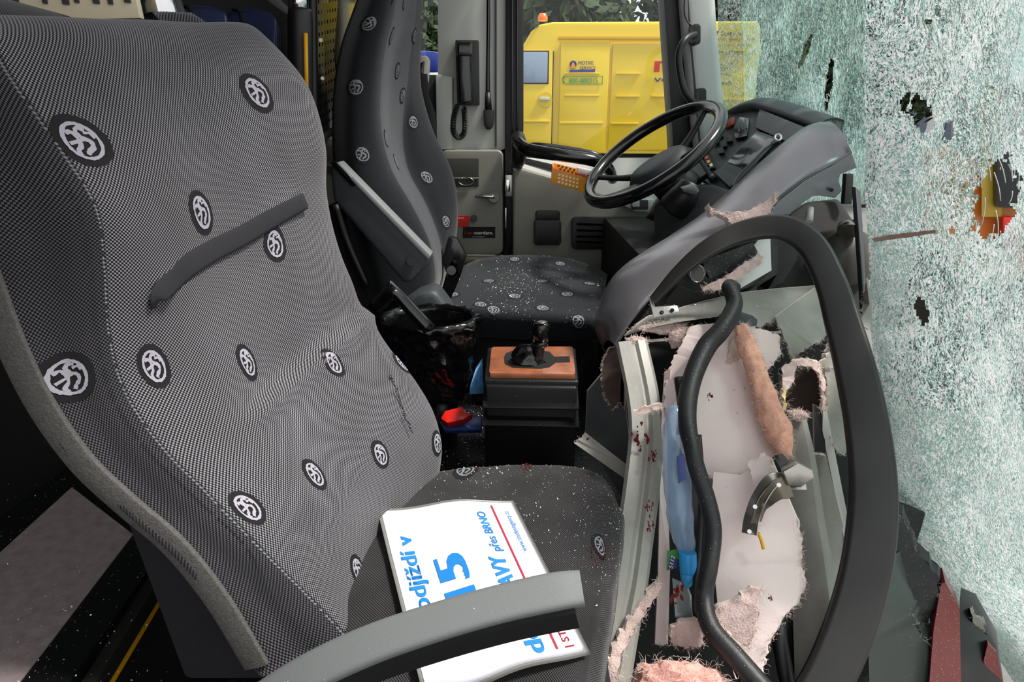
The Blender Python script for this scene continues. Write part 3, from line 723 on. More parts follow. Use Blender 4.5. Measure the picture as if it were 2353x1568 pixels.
tube('sleeve', [P(1121, 212, WY - .03), P(1122, 254, WY - .03)], [.010, .014], M_black, mi_, spline=False)

# --- yellow basket with packet
bk = thing('basket', 'small yellow perforated plastic basket on the driver door ledge', 'basket', P(1300, 430, 2.2))
BY = 2.26
def basket_side(pts, d, nm, holes):
    bm = slab_bm(pts, V(d), rnd=.002)
    return smooth_by_angle(mkobj(nm, bm, M_orange, bk))
M_bhole = mat('basket_hole_light', (250, 236, 200), .6)
fr = [P(1268, 386, BY - .04), P(1345, 408, BY - .04), P(1338, 441, BY - .04), P(1266, 419, BY - .04)]
basket_side(fr, (0, .004, 0), 'front_wall', 0)
basket_side([P(1270, 374, BY + .06), P(1345, 392, BY + .06), P(1341, 425, BY + .06), P(1270, 410, BY + .06)], (0, .004, 0), 'back_wall', 0)
basket_side([P(1268, 386, BY - .04), P(1270, 374, BY + .06), P(1270, 410, BY + .06), P(1266, 419, BY - .04)], (.004, 0, 0), 'side_wall', 0)
basket_side([P(1345, 408, BY - .04), P(1345, 392, BY + .06), P(1341, 425, BY + .06), P(1338, 441, BY - .04)], (.004, 0, 0), 'side_wall', 0)
basket_side([P(1266, 417, BY - .04), P(1338, 439, BY - .04), P(1341, 424, BY + .06), P(1270, 408, BY + .06)], (0, 0, .003), 'bottom', 0)
hb = bmesh.new(); hb2 = bmesh.new()
for r in range(3):
    for c in range(6):
        x = 1283 + c * 8.3 - r * .6; y = 399 + c * 2.2 + r * 8.5
        slab_bm(prect(x, y, x + 5, y + 5, BY - .0415), V((0, .001, 0)), hb)
        x = 1281 + c * 9 + (r % 2) * 4; y = 379 + c * 2.4 + r * 8
        slab_bm(prect(x, y, x + 5, y + 4.5, BY + .058), V((0, .001, 0)), hb2)
mkobj('front_holes', hb, M_bhole, bk); mkobj('back_holes', hb2, M_dkp, bk)
pk = thing('packet', 'small red and white packet standing in the yellow basket', 'packet', P(1350, 410, BY))
slab('white_top', [P(1328, 385, BY), P(1362, 392, BY), P(1360, 405, BY), P(1326, 399, BY)], (0, .03, 0), M_white, pk, rnd=.003)
slab('red_body', [P(1326, 399, BY), P(1360, 405, BY), P(1358, 420, BY), P(1325, 412, BY)], (0, .03, 0), mat('crimson_wrap', (130, 20, 34), .3), pk, rnd=.003)

# --- perforated partition and pole
G = [[P(720, -60, 1.62), P(800, -60, 1.95), P(880, -60, 2.35)], [P(728, 322, 1.62), P(806, 268, 1.95), P(884, 225, 2.35)]]
s = Surf(G, 2, 4)
pt = thing('partition', 'dark perforated metal partition screen behind the driver seat', 'partition', (-.46, 2.0, .28))
mkobj('perforated_sheet', s.mesh(thick=.003), M_perf, pt)
tube('lower_rail', [P(728, 324, 1.61), P(884, 227, 2.34)], .009, M_shell, pt, spline=False)
for k in range(4):
    x, y, Y = ((737, 92, 1.65), (741, 180, 1.65), (783, 168, 1.86), (813, 76, 1.98))[k]
    tube('bolt', [P(x, y, Y - .02), P(x, y, Y)], .0045, M_steel, pt, spline=False)
slab('backing_glass', [P(724, -60, 1.66), P(882, -60, 2.39), P(886, 620, 2.39), P(732, 620, 1.66)], (-.004, 0, 0), M_glassy, pt, rnd=0)
po = thing('handrail_pole', 'chrome vertical handrail with black grip and yellow strip behind the grey seat', 'pole', (P(690, 400, 1.5).x, 1.5, 0))
tube('chrome_tube', [P(684, -60, 1.5), P(687, 60, 1.5)], .021, M_chrome, po, spline=False, n=20)
tube('grip', [P(689, 28, 1.5), P(690, 40, 1.5), P(692, 250, 1.5), P(700, 560, 1.5), P(712, 1000, 1.5)], [.016, .027, .027, .027, .027], M_black, po)
tube('yellow_strip', [P(702, 76, 1.465), P(705, 240, 1.465)], .0045, M_yellow2, po, spline=False)
tube('rear_tube', [P(716, -60, 1.6), P(722, 300, 1.6), P(735, 700, 1.6)], .012, M_black, po)

# --- background passenger area, top left
M_lw = mat('grey_lining_panel', (112, 110, 110), .5)
o = slab('trim_9', [P(560, -40, 2.3), P(600, -40, 2.3), P(672, 30, 2.3), P(672, 42, 2.3), P(640, 22, 2.3)], (0, .05, 0), M_lw, rnd=.006); struct(o)
o = slab('trim_10', [P(640, 50, 2.35), P(680, 40, 2.35), P(690, 400, 2.35), P(640, 400, 2.35)], (0, .05, 0), mat('dark_taupe_panel', (74, 70, 68), .5), rnd=.006); struct(o)
def pass_seat(x0, x1, y0, Y, label):
    t = thing('passenger_seat', label, 'seat', (P((x0 + x1) / 2, 300, Y).x, Y, 0), 'navy passenger seats behind the front seats')
    wd = x1 - x0
    G = [[P(x0 - 4, y0 + 40, Y + .03), P(x0 + 4, y0 + 12, Y), P(x0 + wd * .35, y0 + 2, Y), P(x0 + wd * .8, y0 + 10, Y), P(x1 - 8, y0 + 30, Y), P(x1, y0 + 60, Y + .03)],
         [P(x0 - 4, y0 + 70, Y - .03), P(x0 + 4, y0 + 60, Y - .09), P(x0 + wd * .35, y0 + 55, Y - .1), P(x0 + wd * .8, y0 + 60, Y - .1), P(x1 - 8, y0 + 70, Y - .09), P(x1, y0 + 85, Y - .03)],
         [P(x0 - 4, 420, Y - .03), P(x0 + 4, 420, Y - .09), P(x0 + wd * .35, 420, Y - .1), P(x0 + wd * .8, 420, Y - .1), P(x1 - 8, 420, Y - .09), P(x1, 420, Y - .03)]]
    s = Surf(G, 6, 6); mkobj('backrest', s.mesh(thick=.06), M_leather, t)
    tube('top_piping', [P(x0 + wd * .12, y0 + 4, Y - .02), P(x0 + wd * .25, y0 + 12, Y - .07), P(x0 + wd * .3, y0 + 55, Y - .105)], .005, M_blackm, t)
    slab('seat_base', [V((t.location.x - .2, Y - .3, .0)), V((t.location.x + .15, Y - .3, 0)), V((t.location.x + .15, Y - .3, .45)), V((t.location.x - .2, Y - .3, .45))], (0, .3, 0), M_leather, t, rnd=.03)
pass_seat(520, 645, 18, 2.25, 'navy leather passenger seat top nearest the chrome handrail')
pass_seat(405, 530, 10, 1.75, 'navy leather passenger seat top behind the middle of the grey seat')
sg = slab('sign_board', [P(-120, -60, .98), P(300, -60, .98), P(322, 42, .98), P(-120, 52, .98)], (0, .012, 0), M_cream, rnd=.002)
tag(sg, 'cream sign board with dark letters above the near grey seat', 'sign')
for i, x in enumerate((22, 92, 138, 165, 208, 243, 280)):
    w2 = 12 if i % 2 else 16
    lb = slab_bm([P(x - 3, -30, .976), P(x + w2 - 3, -30, .976), P(x + w2 + 3, 6 + (i % 3) * 2, .976), P(x + 5, 5 + (i % 3) * 2, .976)], V((0, .003, 0)))
    mkobj('letter_stroke', lb, mat('dark_letter', (70, 66, 72), .6), sg)
tube_o = thing('chrome_rail', 'short polished chrome tube beside the cream sign board', 'rail', P(368, 40, 1.1))
tube('tube', [P(355, -60, 1.1), P(362, 0, 1.1), P(371, 38, 1.1)], .026, M_chrome, tube_o, n=24)
tube('black_bracket', [P(398, -60, 1.14), P(400, 0, 1.14), P(408, 60, 1.14)], [.01, .012, .02], M_black, tube_o)

# ================================================================== DRIVER SEAT
ds = thing('driver_seat', 'bluish grey driver seat with high curved backrest beside the perforated partition', 'seat', (-.25, 1.95, .28))
rows = [(-60, 872, 918, 940, 962, 976), (40, 835, 903, 930, 955, 966), (110, 812, 886, 912, 945, 967), (200, 797, 875, 900, 935, 968), (300, 793, 877, 898, 925, 995), (390, 797, 900, 920, 938, 1036),
        (475, 806, 948, 966, 982, 1052), (560, 822, 988, 1000, 1012, 1046), (640, 845, 1000, 1010, 1016, 1022), (690, 860, 985, 995, 1002, 1008)]
Ys = (1.62, 1.66, 1.84, 2.0, 2.1)
G = []
for y, a, b_, c_, d_, e_ in rows:
    G.append([P(a - 30, y, 1.75), P(a, y, 1.60), P(a * .45 + b_ * .55, y, 1.595), P(b_, y, 1.66), P(c_, y, 1.84), P(d_, y, 1.97), P((d_ + e_) / 2, y, 2.02), P(e_, y, 2.10), P(e_ - 12, y, 2.2)])
s = Surf(G, 5, 4)
bm = s.mesh(thick=.05)
for f in bm.faces: f.material_index = 0
uvl = bm.loops.layers.uv.verify()
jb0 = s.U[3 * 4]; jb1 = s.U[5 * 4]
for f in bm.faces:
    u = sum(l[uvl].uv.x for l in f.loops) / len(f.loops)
    if jb0 <= u <= jb1 + .0: f.material_index = 3  # seam strip gets the weave lightened to stand for grazing light
for x, y, sz in ((850, 56, .03), (905, 85, .026), (954, 80, .026), (822, 200, .033), (917, 165, .027), (926, 228, .027), (893, 318, .027), (952, 280, .028), (829, 364, .033), (918, 362, .027), (983, 400, .03), (1024, 514, .03), (941, 3, .027)):
    i, j = s.find(x, y); emblem(s, bm, i, j, sz * (.72 if x < 870 else .86), R.choice((0, .5, -.4)), 1, 2)
mkobj('backrest', bm, [M_weave2, M_eblack, M_egrey, M_weave2graze], ds)
# cushion
G = [[P(1055, 640, 2.2), P(1110, 612, 2.3), P(1180, 596, 2.33), P(1290, 602, 2.33), P(1370, 622, 2.3), P(1398, 650, 2.25)],
     [P(1062, 612, 2.16), P(1110, 594, 2.2), P(1182, 587, 2.22), P(1288, 592, 2.22), P(1365, 612, 2.2), P(1397, 632, 2.18)],
     [P(1062, 622, 2.04), P(1110, 616, 2.08), P(1182, 618, 2.08), P(1288, 620, 2.08), P(1360, 632, 2.06), P(1394, 642, 2.04)],
     [P(1050, 655, 1.85), P(1110, 655, 1.85), P(1182, 655, 1.85), P(1288, 656, 1.85), P(1355, 660, 1.85), P(1390, 665, 1.85)],
     [P(1034, 692, 1.7), P(1105, 695, 1.69), P(1182, 698, 1.69), P(1288, 706, 1.68), P(1350, 712, 1.68), P(1378, 715, 1.69)],
     [P(1030, 712, 1.64), P(1105, 722, 1.63), P(1182, 728, 1.62), P(1288, 734, 1.62), P(1350, 738, 1.62), P(1376, 738, 1.63)],
     [P(1032, 770, 1.66), P(1105, 775, 1.65), P(1182, 780, 1.65), P(1288, 784, 1.65), P(1350, 786, 1.65), P(1372, 786, 1.66)]]
s = Surf(G, 5, 5); bm = s.mesh(thick=.05)
for x, y in ((1180, 598), (1293, 606), (1120, 638), (1240, 643), (1360, 648), (1046, 673), (1176, 680), (1302, 678), (1100, 703), (1238, 709), (1331, 740), (1130, 713)):
    i, j = s.find(x, y); emblem(s, bm, i, j, .024, R.choice((0, .5, -.4)), 1, 2)
mkobj('seat_cushion', bm, [M_weave2, M_eblack, M_egrey], ds)
drv_cush = s
slab('seat_base', [V((-.12, 1.68, .28)), V((.26, 1.68, .28)), V((.26, 1.68, .50)), V((-.12, 1.68, .50))], (0, .5, 0), M_blackm, ds, rnd=.02)
slab('side_cover', [P(915, 700, 1.56), P(960, 672, 1.56), P(1000, 668, 1.56), P(1040, 720, 1.56), P(1020, 800, 1.56), P(920, 800, 1.56)], (0, .1, 0), M_dash2, ds, rnd=.02, seg=3)
slab('lower_side_panel', [P(745, 470, 1.63), P(800, 500, 1.63), P(990, 660, 1.63), P(980, 800, 1.63), P(760, 800, 1.63)], (0, .12, 0), M_strip, ds, rnd=.02)
slab('recliner_bracket', [P(1030, 545, 1.95), P(1050, 548, 1.95), P(1072, 590, 1.95), P(1060, 630, 1.95), P(1030, 640, 1.95), P(1015, 600, 1.95)], (0, .03, 0), M_gloss, ds, rnd=.004)
tube('recliner_knob', [P(1037, 620, 1.93), P(1037, 622, 1.9)], .015, M_gloss, ds, spline=False)
# folded armrest
AY = 1.50
arm = slab('armrest', [P(757, 385, AY), P(775, 372, AY), P(990, 590, AY), P(985, 610, AY), P(955, 640, AY), P(945, 652, AY), P(925, 650, AY), P(765, 460, AY)], (0, .055, 0), M_dash2, ds, rnd=.012, seg=3)
slab('armrest_edge', [P(768, 375, AY - .006), P(778, 372, AY - .006), P(990, 588, AY - .006), P(984, 598, AY - .006)], (0, .05, 0), M_arm, arm, rnd=.003)
slab('label_strip', [P(773, 384, AY - .012), P(780, 380, AY - .012), P(808, 408, AY - .012), P(801, 414, AY - .012)], (0, .008, 0), M_chrome, arm, rnd=.001)
slab('cap', [P(758, 376, AY - .008), P(770, 370, AY - .008), P(820, 424, AY - .008), P(810, 430, AY - .008)], (0, .03, 0), M_gloss, arm, rnd=.003)
tube('button', [P(945, 600, AY - .008), P(945, 600, AY + .01)], .012, M_blackm, arm, spline=False)
tube('spare_frame', [P(770, 470, 1.6), P(800, 560, 1.6), P(845, 660, 1.6)], .01, M_black, ds)
# seat belt
sb = thing('seat_belt', 'black seat belt hanging from a pale guide behind the driver seat', 'seat belt', P(985, 300, 2.2))
slab('belt_guide', [P(958, 128, 2.22), P(980, 128, 2.22), P(986, 138, 2.22), P(983, 185, 2.22), P(975, 200, 2.22), P(965, 250, 2.22), P(958, 245, 2.22)], (0, .04, 0), mat('ivory_plastic', (178, 176, 162), .4), sb, rnd=.008)
slab('buckle', [P(955, 150, 2.19), P(975, 140, 2.19), P(972, 170, 2.19), P(958, 178, 2.19)], (0, .02, 0), M_gloss, sb, rnd=.003)
slab('webbing', [P(962, 168, 2.17), P(982, 170, 2.17), P(985, 220, 2.17), P(1000, 260, 2.17), P(1012, 420, 2.17), P(1000, 420, 2.17), P(982, 320, 2.17), P(980, 250, 2.17), P(963, 225, 2.17)], (0, .003, 0), M_blackm, sb, rnd=.001)

# ================================================================== NEAR SEAT
ns = thing('guide_seat', 'large grey woven seat in the foreground with emblem pattern and grey armrest', 'seat', (-.15, .85, 0))
rear = [(-200, 30), (-190, 110), (-140, 300), (-90, 470), (-30, 640), (30, 800), (100, 940), (190, 1065), (290, 1160), (400, 1255), (500, 1380), (590, 1530)]
seam = [(-30, 75), (38, 190), (150, 350), (228, 480), (247, 620), (256, 760), (290, 890), (370, 1015), (480, 1130), (600, 1255), (710, 1365), (800, 1462)]
far = [(610, 84), (705, 195), (746, 330), (752, 450), (785, 590), (838, 700), (895, 800), (955, 878), (992, 940), (1008, 990), (1014, 1035), (1010, 1088)]
G = []
for k in range(12):
    (rx, ry), (sx, sy), (fx, fy) = rear[k], seam[k], far[k]
    yr = .60; ysm = .62 + (.02 if k > 9 else 0)
    A = P(rx, ry, yr); B = P(sx, sy, ysm); D = P(fx, fy, 1.05)
    bulge = .018 * sin(pi * min(1, k / 11)) + .008
    nrm = V((1, 0, .25)).normalized()
    ex = {8: .003, 9: .010, 10: .022, 11: .034}.get(k, 0)
    m1 = B.lerp(D, .2) + nrm * (bulge * .2 - ex * .8); m2 = B.lerp(D, .5) - nrm * (bulge * .5 + ex); m3 = B.lerp(D, .8) + nrm * (bulge * .15 - ex * .6)
    G.append([A + V((-.01, .25, 0)), A, A.lerp(B, .55) + V((0, -.012, 0)), B, m1, m2, m3, D, D + V((-.05, .03, 0)), D + V((-.14, .02, 0))])
# top roll
top = []
for p in G[0]: top.append(p + V((-.075, 0, .004)))
top2 = [p + V((-.035, 0, .018)) for p in G[0]]
top3 = [p + V((-.13, 0, -.05)) for p in G[0]]
G = [top3, top, top2] + G
def dsp(u, v, p):
    q = proj(p); d = 0
    # second fold line and lower creases
    def ln(x0, y0, x1, y1, wd, h):
        L_ = sqrt((x1 - x0) ** 2 + (y1 - y0) ** 2); t = ((q[0] - x0) * (x1 - x0) + (q[1] - y0) * (y1 - y0)) / L_ ** 2
        if t < -.1 or t > 1.1: return 0
        dd = abs((q[0] - x0) * (y1 - y0) - (q[1] - y0) * (x1 - x0)) / L_
        return h * math.exp(-(dd / wd) ** 2) * min(1, (t + .1) * 5, (1.1 - t) * 5)
    d += ln(590, 960, 880, 700, 20, -.010) + ln(560, 920, 850, 680, 40, .008) + ln(350, 700, 700, 460, 26, -.005)
    d += ln(870, 1000, 760, 1200, 30, -.004) + ln(900, 700, 850, 700, 30, -.003)
    return d + .003 * noise.noise(p * 9)
s = Surf(G, 7, 7, dsp)
SB = s
sgn = 1 if s.nrm(s.R // 2, s.K // 2).x > 0 else -1
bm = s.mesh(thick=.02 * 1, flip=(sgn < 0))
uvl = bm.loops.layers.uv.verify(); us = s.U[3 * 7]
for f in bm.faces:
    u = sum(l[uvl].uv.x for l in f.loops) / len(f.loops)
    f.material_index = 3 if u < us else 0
E = [(188, 318, .031), (600, 210, .031), (457, 480, .031), (633, 560, .031), (350, 840, .031), (570, 830, .031), (755, 830, .031), (921, 836, .028), (865, 1052, .031), (720, 1102, .031), (567, 1170, .031), (827, 1313, .031), (1006, 1020, .03), (160, 857, .031), (435, 1262, .027), (262, 46, .03), (798, 632, .028)]
for x, y, sz in E:
    i, j = s.find(x, y); emblem(s, bm, i, j, sz * .9, R.choice((0, .15, -.2, .3)), 1, 2, sgn, 1 if (y < 300 or x < 200) else (.85 if y < 700 else .66))
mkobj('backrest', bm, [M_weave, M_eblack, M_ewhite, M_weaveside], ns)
# seam stitching
sp_ = spl([P(x, y, .612) for x, y in seam], 14)
sb_ = bmesh.new()
for i in range(0, len(sp_) - 1, 1):
    if R.random() < .8:
        a, b_ = sp_[i], sp_[i + 1]; a = a + V((.0, -.006, .0)); b_ = b_ + V((0, -.006, 0))
        tube_bm([a, a.lerp(b_, .55) + V((.0015, 0, .001))], .0012, n=5, bm=sb_, spline=False)
mkobj('stitching', sb_, M_egrey, ns)
sb_ = bmesh.new()
lq = spl([V((893, 862, 0)), V((912, 905, 0)), V((925, 950, 0)), V((945, 995, 0))], 9)
for i in range(len(lq) - 1):
    ii, jj = SB.find(lq[i].x, lq[i].y); yy = SB.ev(ii, jj)[0].y - .002
    tube_bm([P(lq[i].x, lq[i].y, yy), P(lq[i].x + R.uniform(2, 7), lq[i].y + R.uniform(-3, 4), yy - .004), P(lq[i].x + R.uniform(-1, 5), lq[i].y + 6, yy)], .0006, n=4, bm=sb_, steps=3)
mkobj('pulled_threads', sb_, M_blackm, ns)
b = sweep_bm([P(x, y, .585) for x, y in rear], rprof(.016, .004, .003, 2), up=V((0, -1, .0)), steps=8)
# flat felt band that faces the camera side
smooth_by_angle(mkobj('piping', b, M_piping, ns))
# the charcoal strip across the backrest
stp = [(350, 708), (362, 680), (395, 645), (440, 605), (500, 570), (560, 540), (620, 505), (698, 462)]
pts = []
for x, y in stp:
    i, j = SB.find(x, y); p, n_ = SB.ev(i, j); pts.append(PP if False else P(x, y, p.y) + n_ * sgn * .002)
b = tube_bm(pts, [.004, .011, .013, .014, .014, .014, .014, .013], n=10, flat=.22, up=V((1, -.2, .2)), steps=8)
mkobj('fabric_strip', b, M_strip, ns)
# cushion
zc = CAM.z - .655
G = []
edge_far = [(905, 1090), (1000, 1078), (1110, 1066), (1240, 1062), (1335, 1070), (1395, 1100), (1418, 1150)]
edge_near = [(700, 1640), (860, 1640), (1000, 1640), (1130, 1640), (1250, 1640), (1320, 1640), (1350, 1640)]
for t in (-.12, 0, .06, .2, .4, .6, .8, 1.0):
    row = []
    for k in range(7):
        a = PZ(*edge_far[k], zc); b_ = PZ(*edge_near[k], zc)
        if k == 6: a = PZ(1424, 1160, zc); b_ = PZ(1340, 1640, zc)
        p = a.lerp(b_, max(t, 0))
        if t < 0: p = a + V((0, .015, -.09))
        elif t == 0: p = p + V((0, 0, -.012))
        else: p.z += .006 * sin(pi * t)
        row.append(p)
    q = row[-1]; row += [q + V((.014, 0, -.02)), q + V((.015, 0, -.09))]
    G.append(row)
s = Surf(G, 6, 6, lambda u, v, p: .0025 * noise.noise(p * 14)); GC = s
sg2 = 1 if s.nrm(s.R // 2, s.K // 3).z > 0 else -1
bm = s.mesh(thick=.02, flip=sg2 < 0)
for x, y, sz in ((1290, 1083, .03), (1381, 1250, .026), (1062, 1079, .026)):
    i, j = s.find(x, y); emblem(s, bm, i, j, sz, .3, 1, 2, sg2)
M_weavec = weave('woven_seat_fabric', (9, 9, 10), (84, 82, 84), dirt=.55)
mkobj('seat_cushion', bm, [M_weavec, M_eblack, M_egrey], ns)
slab('seat_base', [V((-.3, .45, 0)), V((.14, .45, 0)), V((.14, .45, .37)), V((-.3, .45, .37))], (0, .55, 0), M_blackm, ns, rnd=.02)
# back shell
slab('back_shell', [V((-.32, .64, .36)), V((-.50, .64, 1.10)), V((-.53, .64, 1.10)), V((-.46, .64, .36))], (0, .36, 0), M_strip, ns, rnd=.01)
# armrest
ap = [P(560, 1645, .50), P(700, 1555, .50), P(850, 1484, .50), P(1000, 1432, .50), P(1150, 1389, .50), P(1270, 1362, .50), P(1338, 1352, .50)]
b = sweep_bm(ap, rprof(.0185, .012, .008, 5), up=V((-.25, -.75, 1)).normalized(), steps=6, scale=[1.15, 1.12, 1.08, 1.03, 1, 1, .93])
ar = smooth_by_angle(mkobj('armrest', b, M_arm, ns))
ap2 = [p + V((0, .004, -.026)) for p in ap]
b = sweep_bm(ap2[:-1] + [ap2[-1] + V((-.006, 0, 0))], rprof(.017, .021, .008, 4), up=V((-.25, -.3, 1)).normalized(), steps=6)
smooth_by_angle(mkobj('armrest_underside', b, M_blackm, ar))

# --- card on cushion
cz = zc + .012
c00 = PZ(877, 1190, cz); c10 = PZ(1175, 1157, cz); c11 = PZ(1345, 1497, cz); c01 = PZ(985, 1615, cz)
cx_ = (c11 - c10) * -1; cy_ = (c00 - c10)          # reading direction (toward far side) and 'up' of text (toward left)
W_ = cx_.length; H_ = cy_.length; ux = cx_.normalized(); uy = cy_.normalized()
def cpt(a, b, h=0):   # a along reading direction from near edge, b from right edge towards left
    fa = a / W_; fb = b / H_
    p = c11 * (1 - fa) * (1 - fb) + c10 * fa * (1 - fb) + c01 * (1 - fa) * fb + c00 * fa * fb
    p = p + V((0, 0, h + .014 * math.exp(-((fb - .45) / .3) ** 2) * 1 + .018 * max(0, fa - .7) ** 1.0 * (fb) + .03 * max(0, fb - .6) ** 1.5))
    return p
G = [[cpt(W_ * i / 16, H_ * j / 16) for j in range(17)] for i in range(17)]
s = Surf(G, 3, 3)
cd_ = thing('destination_card', 'white laminated card with blue and red lettering lying on the front seat cushion', 'card', (c11 + c00) / 2)
mkobj('sheet', s.mesh(thick=.0005), M_card, cd_)
G = [[cpt(W_ * (-.02 + 1.04 * i / 16), H_ * (-.025 + 1.05 * j / 16), -.0008) for j in range(17)] for i in range(17)]
mkobj('laminate_border', Surf(G, 3, 3).mesh(thick=.0004), mat('laminate_edge', (120, 120, 116), .2, coat=.6), cd_)
def ctext(s_, a, b, h, wd, m, bold=0):
    text('lettering', s_, None, ux, uy, h, m, cd_, width=wd, bold=bold, conf=lambda x, y: cpt(a + x, b + y, .0010))
# fractions measured on the photo: a: 0 near edge..W far edge, b: 0 right edge..H left edge
ctext('přes BRNO', W_ * .61, H_ * .25, H_ * .065, W_ * .30, M_blue, .03)
ctext('do', W_ * .03, H_ * .25, H_ * .12, W_ * .13, M_blue, .04)
ctext('AVY', W_ * .38, H_ * .25, H_ * .12, W_ * .19, M_blue, .05)
ctext('15', W_ * .37, H_ * .53, H_ * .215, W_ * .25, M_blue, .06)
ctext('ní odjíždí v', W_ * .23, H_ * .84, H_ * .11, W_ * .58, M_blue, .03)
ctext('| STU', W_ * .03, H_ * .07, H_ * .05, W_ * .12, M_redp, .02)
ctext('www.studentagency.cz', W_ * .60, H_ * .06, H_ * .04, W_ * .32, M_blue, .0)
lb = bmesh.new()
for a0, a1 in ((.03, .97),):
    n_ = 16
    for k in range(n_):
        x0 = W_ * (a0 + (a1 - a0) * k / n_); x1 = W_ * (a0 + (a1 - a0) * (k + 1) / n_)
        lb.faces.new([lb.verts.new(cpt(x, bb, .0008)) for x, bb in ((x0, H_ * .165), (x1, H_ * .165), (x1, H_ * .18), (x0, H_ * .18))])
mkobj('red_rule', lb, M_redp, cd_)

# --- left floor: raised step with yellow edge
sz_ = .36
stp = thing('step', 'speckled grey step platform with black rubber nosing left of the front seat', 'step', (-.8, .9, 0))
Q = lambda x, y, z=sz_: PZ(x, y, z)
slab('covering', [Q(165, 1120), Q(305, 1228), Q(20, 1600), Q(-260, 1600), Q(-260, 1480), Q(0, 1270)], (0, 0, -.01), M_step, stp, rnd=0)
slab('rubber_border', [Q(170, 1062, sz_ - .002), Q(400, 1225, sz_ - .002), Q(110, 1640, sz_ - .002), Q(-420, 1640, sz_ - .002), Q(-420, 1500, sz_ - .002)], (0, 0, -.03), mat('wet_black_rubber', (20, 22, 22), .4, speck=.1, sscale=150), stp, rnd=0)
slab('nosing', [Q(380, 1262, sz_ + .004), Q(402, 1275, sz_ + .004), Q(175, 1640, sz_ + .004), Q(140, 1640, sz_ + .004)], (0, 0, -.03), M_hoop, stp, rnd=.003)
slab('yellow_line', [Q(405, 1302, sz_ - .03), Q(412, 1303, sz_ - .03), Q(210, 1640, sz_ - .03), Q(188, 1640, sz_ - .03)], (0, 0, -.01), M_yellow2, stp, rnd=0)
slab('riser', [Q(410, 1230, sz_ - .04), Q(160, 1640, sz_ - .04), V((Q(160, 1640, sz_ - .04).x, Q(160, 1640, sz_ - .04).y, 0)), V((Q(410, 1230, sz_ - .04).x, Q(410, 1230, sz_ - .04).y, 0))], (-.05, 0, 0), M_blackm, stp, rnd=0)
o = slab('wall_inner', [V((-.72, 1.3, 0)), V((-2.2, 1.0, 0)), V((-2.2, 1.0, .95)), V((-.72, 1.3, .80))], (0, .05, 0), M_blackm, rnd=.01); struct(o)

# ================================================================== STEERING WHEEL
sw = thing('steering_wheel', 'large black steering wheel in front of the driver seat', 'steering wheel', P(1500, 350, 1.95))
# plane fitted so the ellipse matches: centre, major/minor axes as 3D vectors
wc = P(1497, 354, 1.93)
e1 = (P(1646, 264, 1.88) - P(1347, 448, 1.98)) / 2
rw_ = e1.length
n_ = None
# second axis: tilt so that its projection is (60, 70)px from centre
best = None
for k in range(360):
    a = 2 * pi * k / 360
    u1 = e1.normalized(); u2 = u1.orthogonal().normalized(); u3 = u1.cross(u2)
    d = (u2 * cos(a) + u3 * sin(a)) * rw_
    q = proj(wc + d); er = (q[0] - (1497 - 28)) ** 2 + (q[1] - (354 - 46)) ** 2
    q2 = d.y
    if d.y > 0 and (best is None or er < best[0]): best = (er, d)
e2 = best[1]
wn = e1.cross(e2).normalized()
if wn.z < 0: wn = -wn
pth = [wc + e1 * cos(2 * pi * k / 64) + e2 * sin(2 * pi * k / 64) for k in range(65)]
b = bmesh.new()
rg = []
for k in range(64):
    c_ = (pth[k] - wc).normalized()
    rg.append([b.verts.new(pth[k] + c_ * (.019 * cos(t * pi / 7)) + wn * (.019 * sin(t * pi / 7))) for t in range(14)])
for k in range(64):
    for t in range(14):
        f = b.faces.new((rg[k][t], rg[k][(t + 1) % 14], rg[(k + 1) % 64][(t + 1) % 14], rg[(k + 1) % 64][t])); f.smooth = True
bmesh.ops.recalc_face_normals(b, faces=b.faces)
mkobj('rim', b, M_gloss, sw)
hub = wc - wn * .06
def disc(c, r0, r1, h, nm, m, par, n=32, ex=1, ey=1):
    bb = bmesh.new(); rr = []
    for r, hh in ((0, h), (r1 * .6, h), (r1 * .9, h * .85), (r1, h * .5), (r0, 0), (r0 * .9, -h * .5)):
        rr.append([bb.verts.new(c + e1.normalized() * cos(2 * pi * k / n) * r * ex + e2.normalized() * sin(2 * pi * k / n) * r * ey + wn * hh) for k in range(n)] if r else [bb.verts.new(c + wn * hh)])
    for i in range(len(rr) - 1):
        for k in range(n):
            if len(rr[i]) == 1: f = bb.faces.new((rr[i][0], rr[i + 1][k], rr[i + 1][(k + 1) % n]))
            else: f = bb.faces.new((rr[i][k], rr[i + 1][k], rr[i + 1][(k + 1) % n], rr[i][(k + 1) % n]))
            f.smooth = True
    bmesh.ops.recalc_face_normals(bb, faces=bb.faces)
    return mkobj(nm, bb, m, par)
disc(hub, .085, .075, .035, 'hub', M_dash, sw, ex=1.3, ey=.8)
for ang in (205, 155, 25, -25):
    a = radians(ang)
    tip = wc + e1 * cos(a) * .98 + e2 * sin(a) * .98; base = hub + (e1 * cos(a) + e2 * sin(a)) * .3
    tube('spoke', [base, base.lerp(tip, .5) - wn * .005, tip], [.018, .013, .012], M_black, sw, flat=.7)
# steering column
tube('column_shroud', [hub - wn * .02, hub - wn * .10 + V((.02, 0, 0)), P(1545, 520, 1.95)], [.06, .075, .09], M_black, sw)
stk = thing('indicator_stalk', 'black control stalk between the steering wheel and the switch panel', 'lever', P(1600, 380, 1.9))
slab('paddle', [P(1594, 352, 1.86), P(1604, 350, 1.86), P(1636, 398, 1.86), P(1630, 408, 1.86)], (0, .02, .004), M_dash2, stk, rnd=.004)
tube('arm', [P(1630, 400, 1.87), P(1600, 420, 1.93), P(1575, 440, 1.95)], .008, M_black, stk)

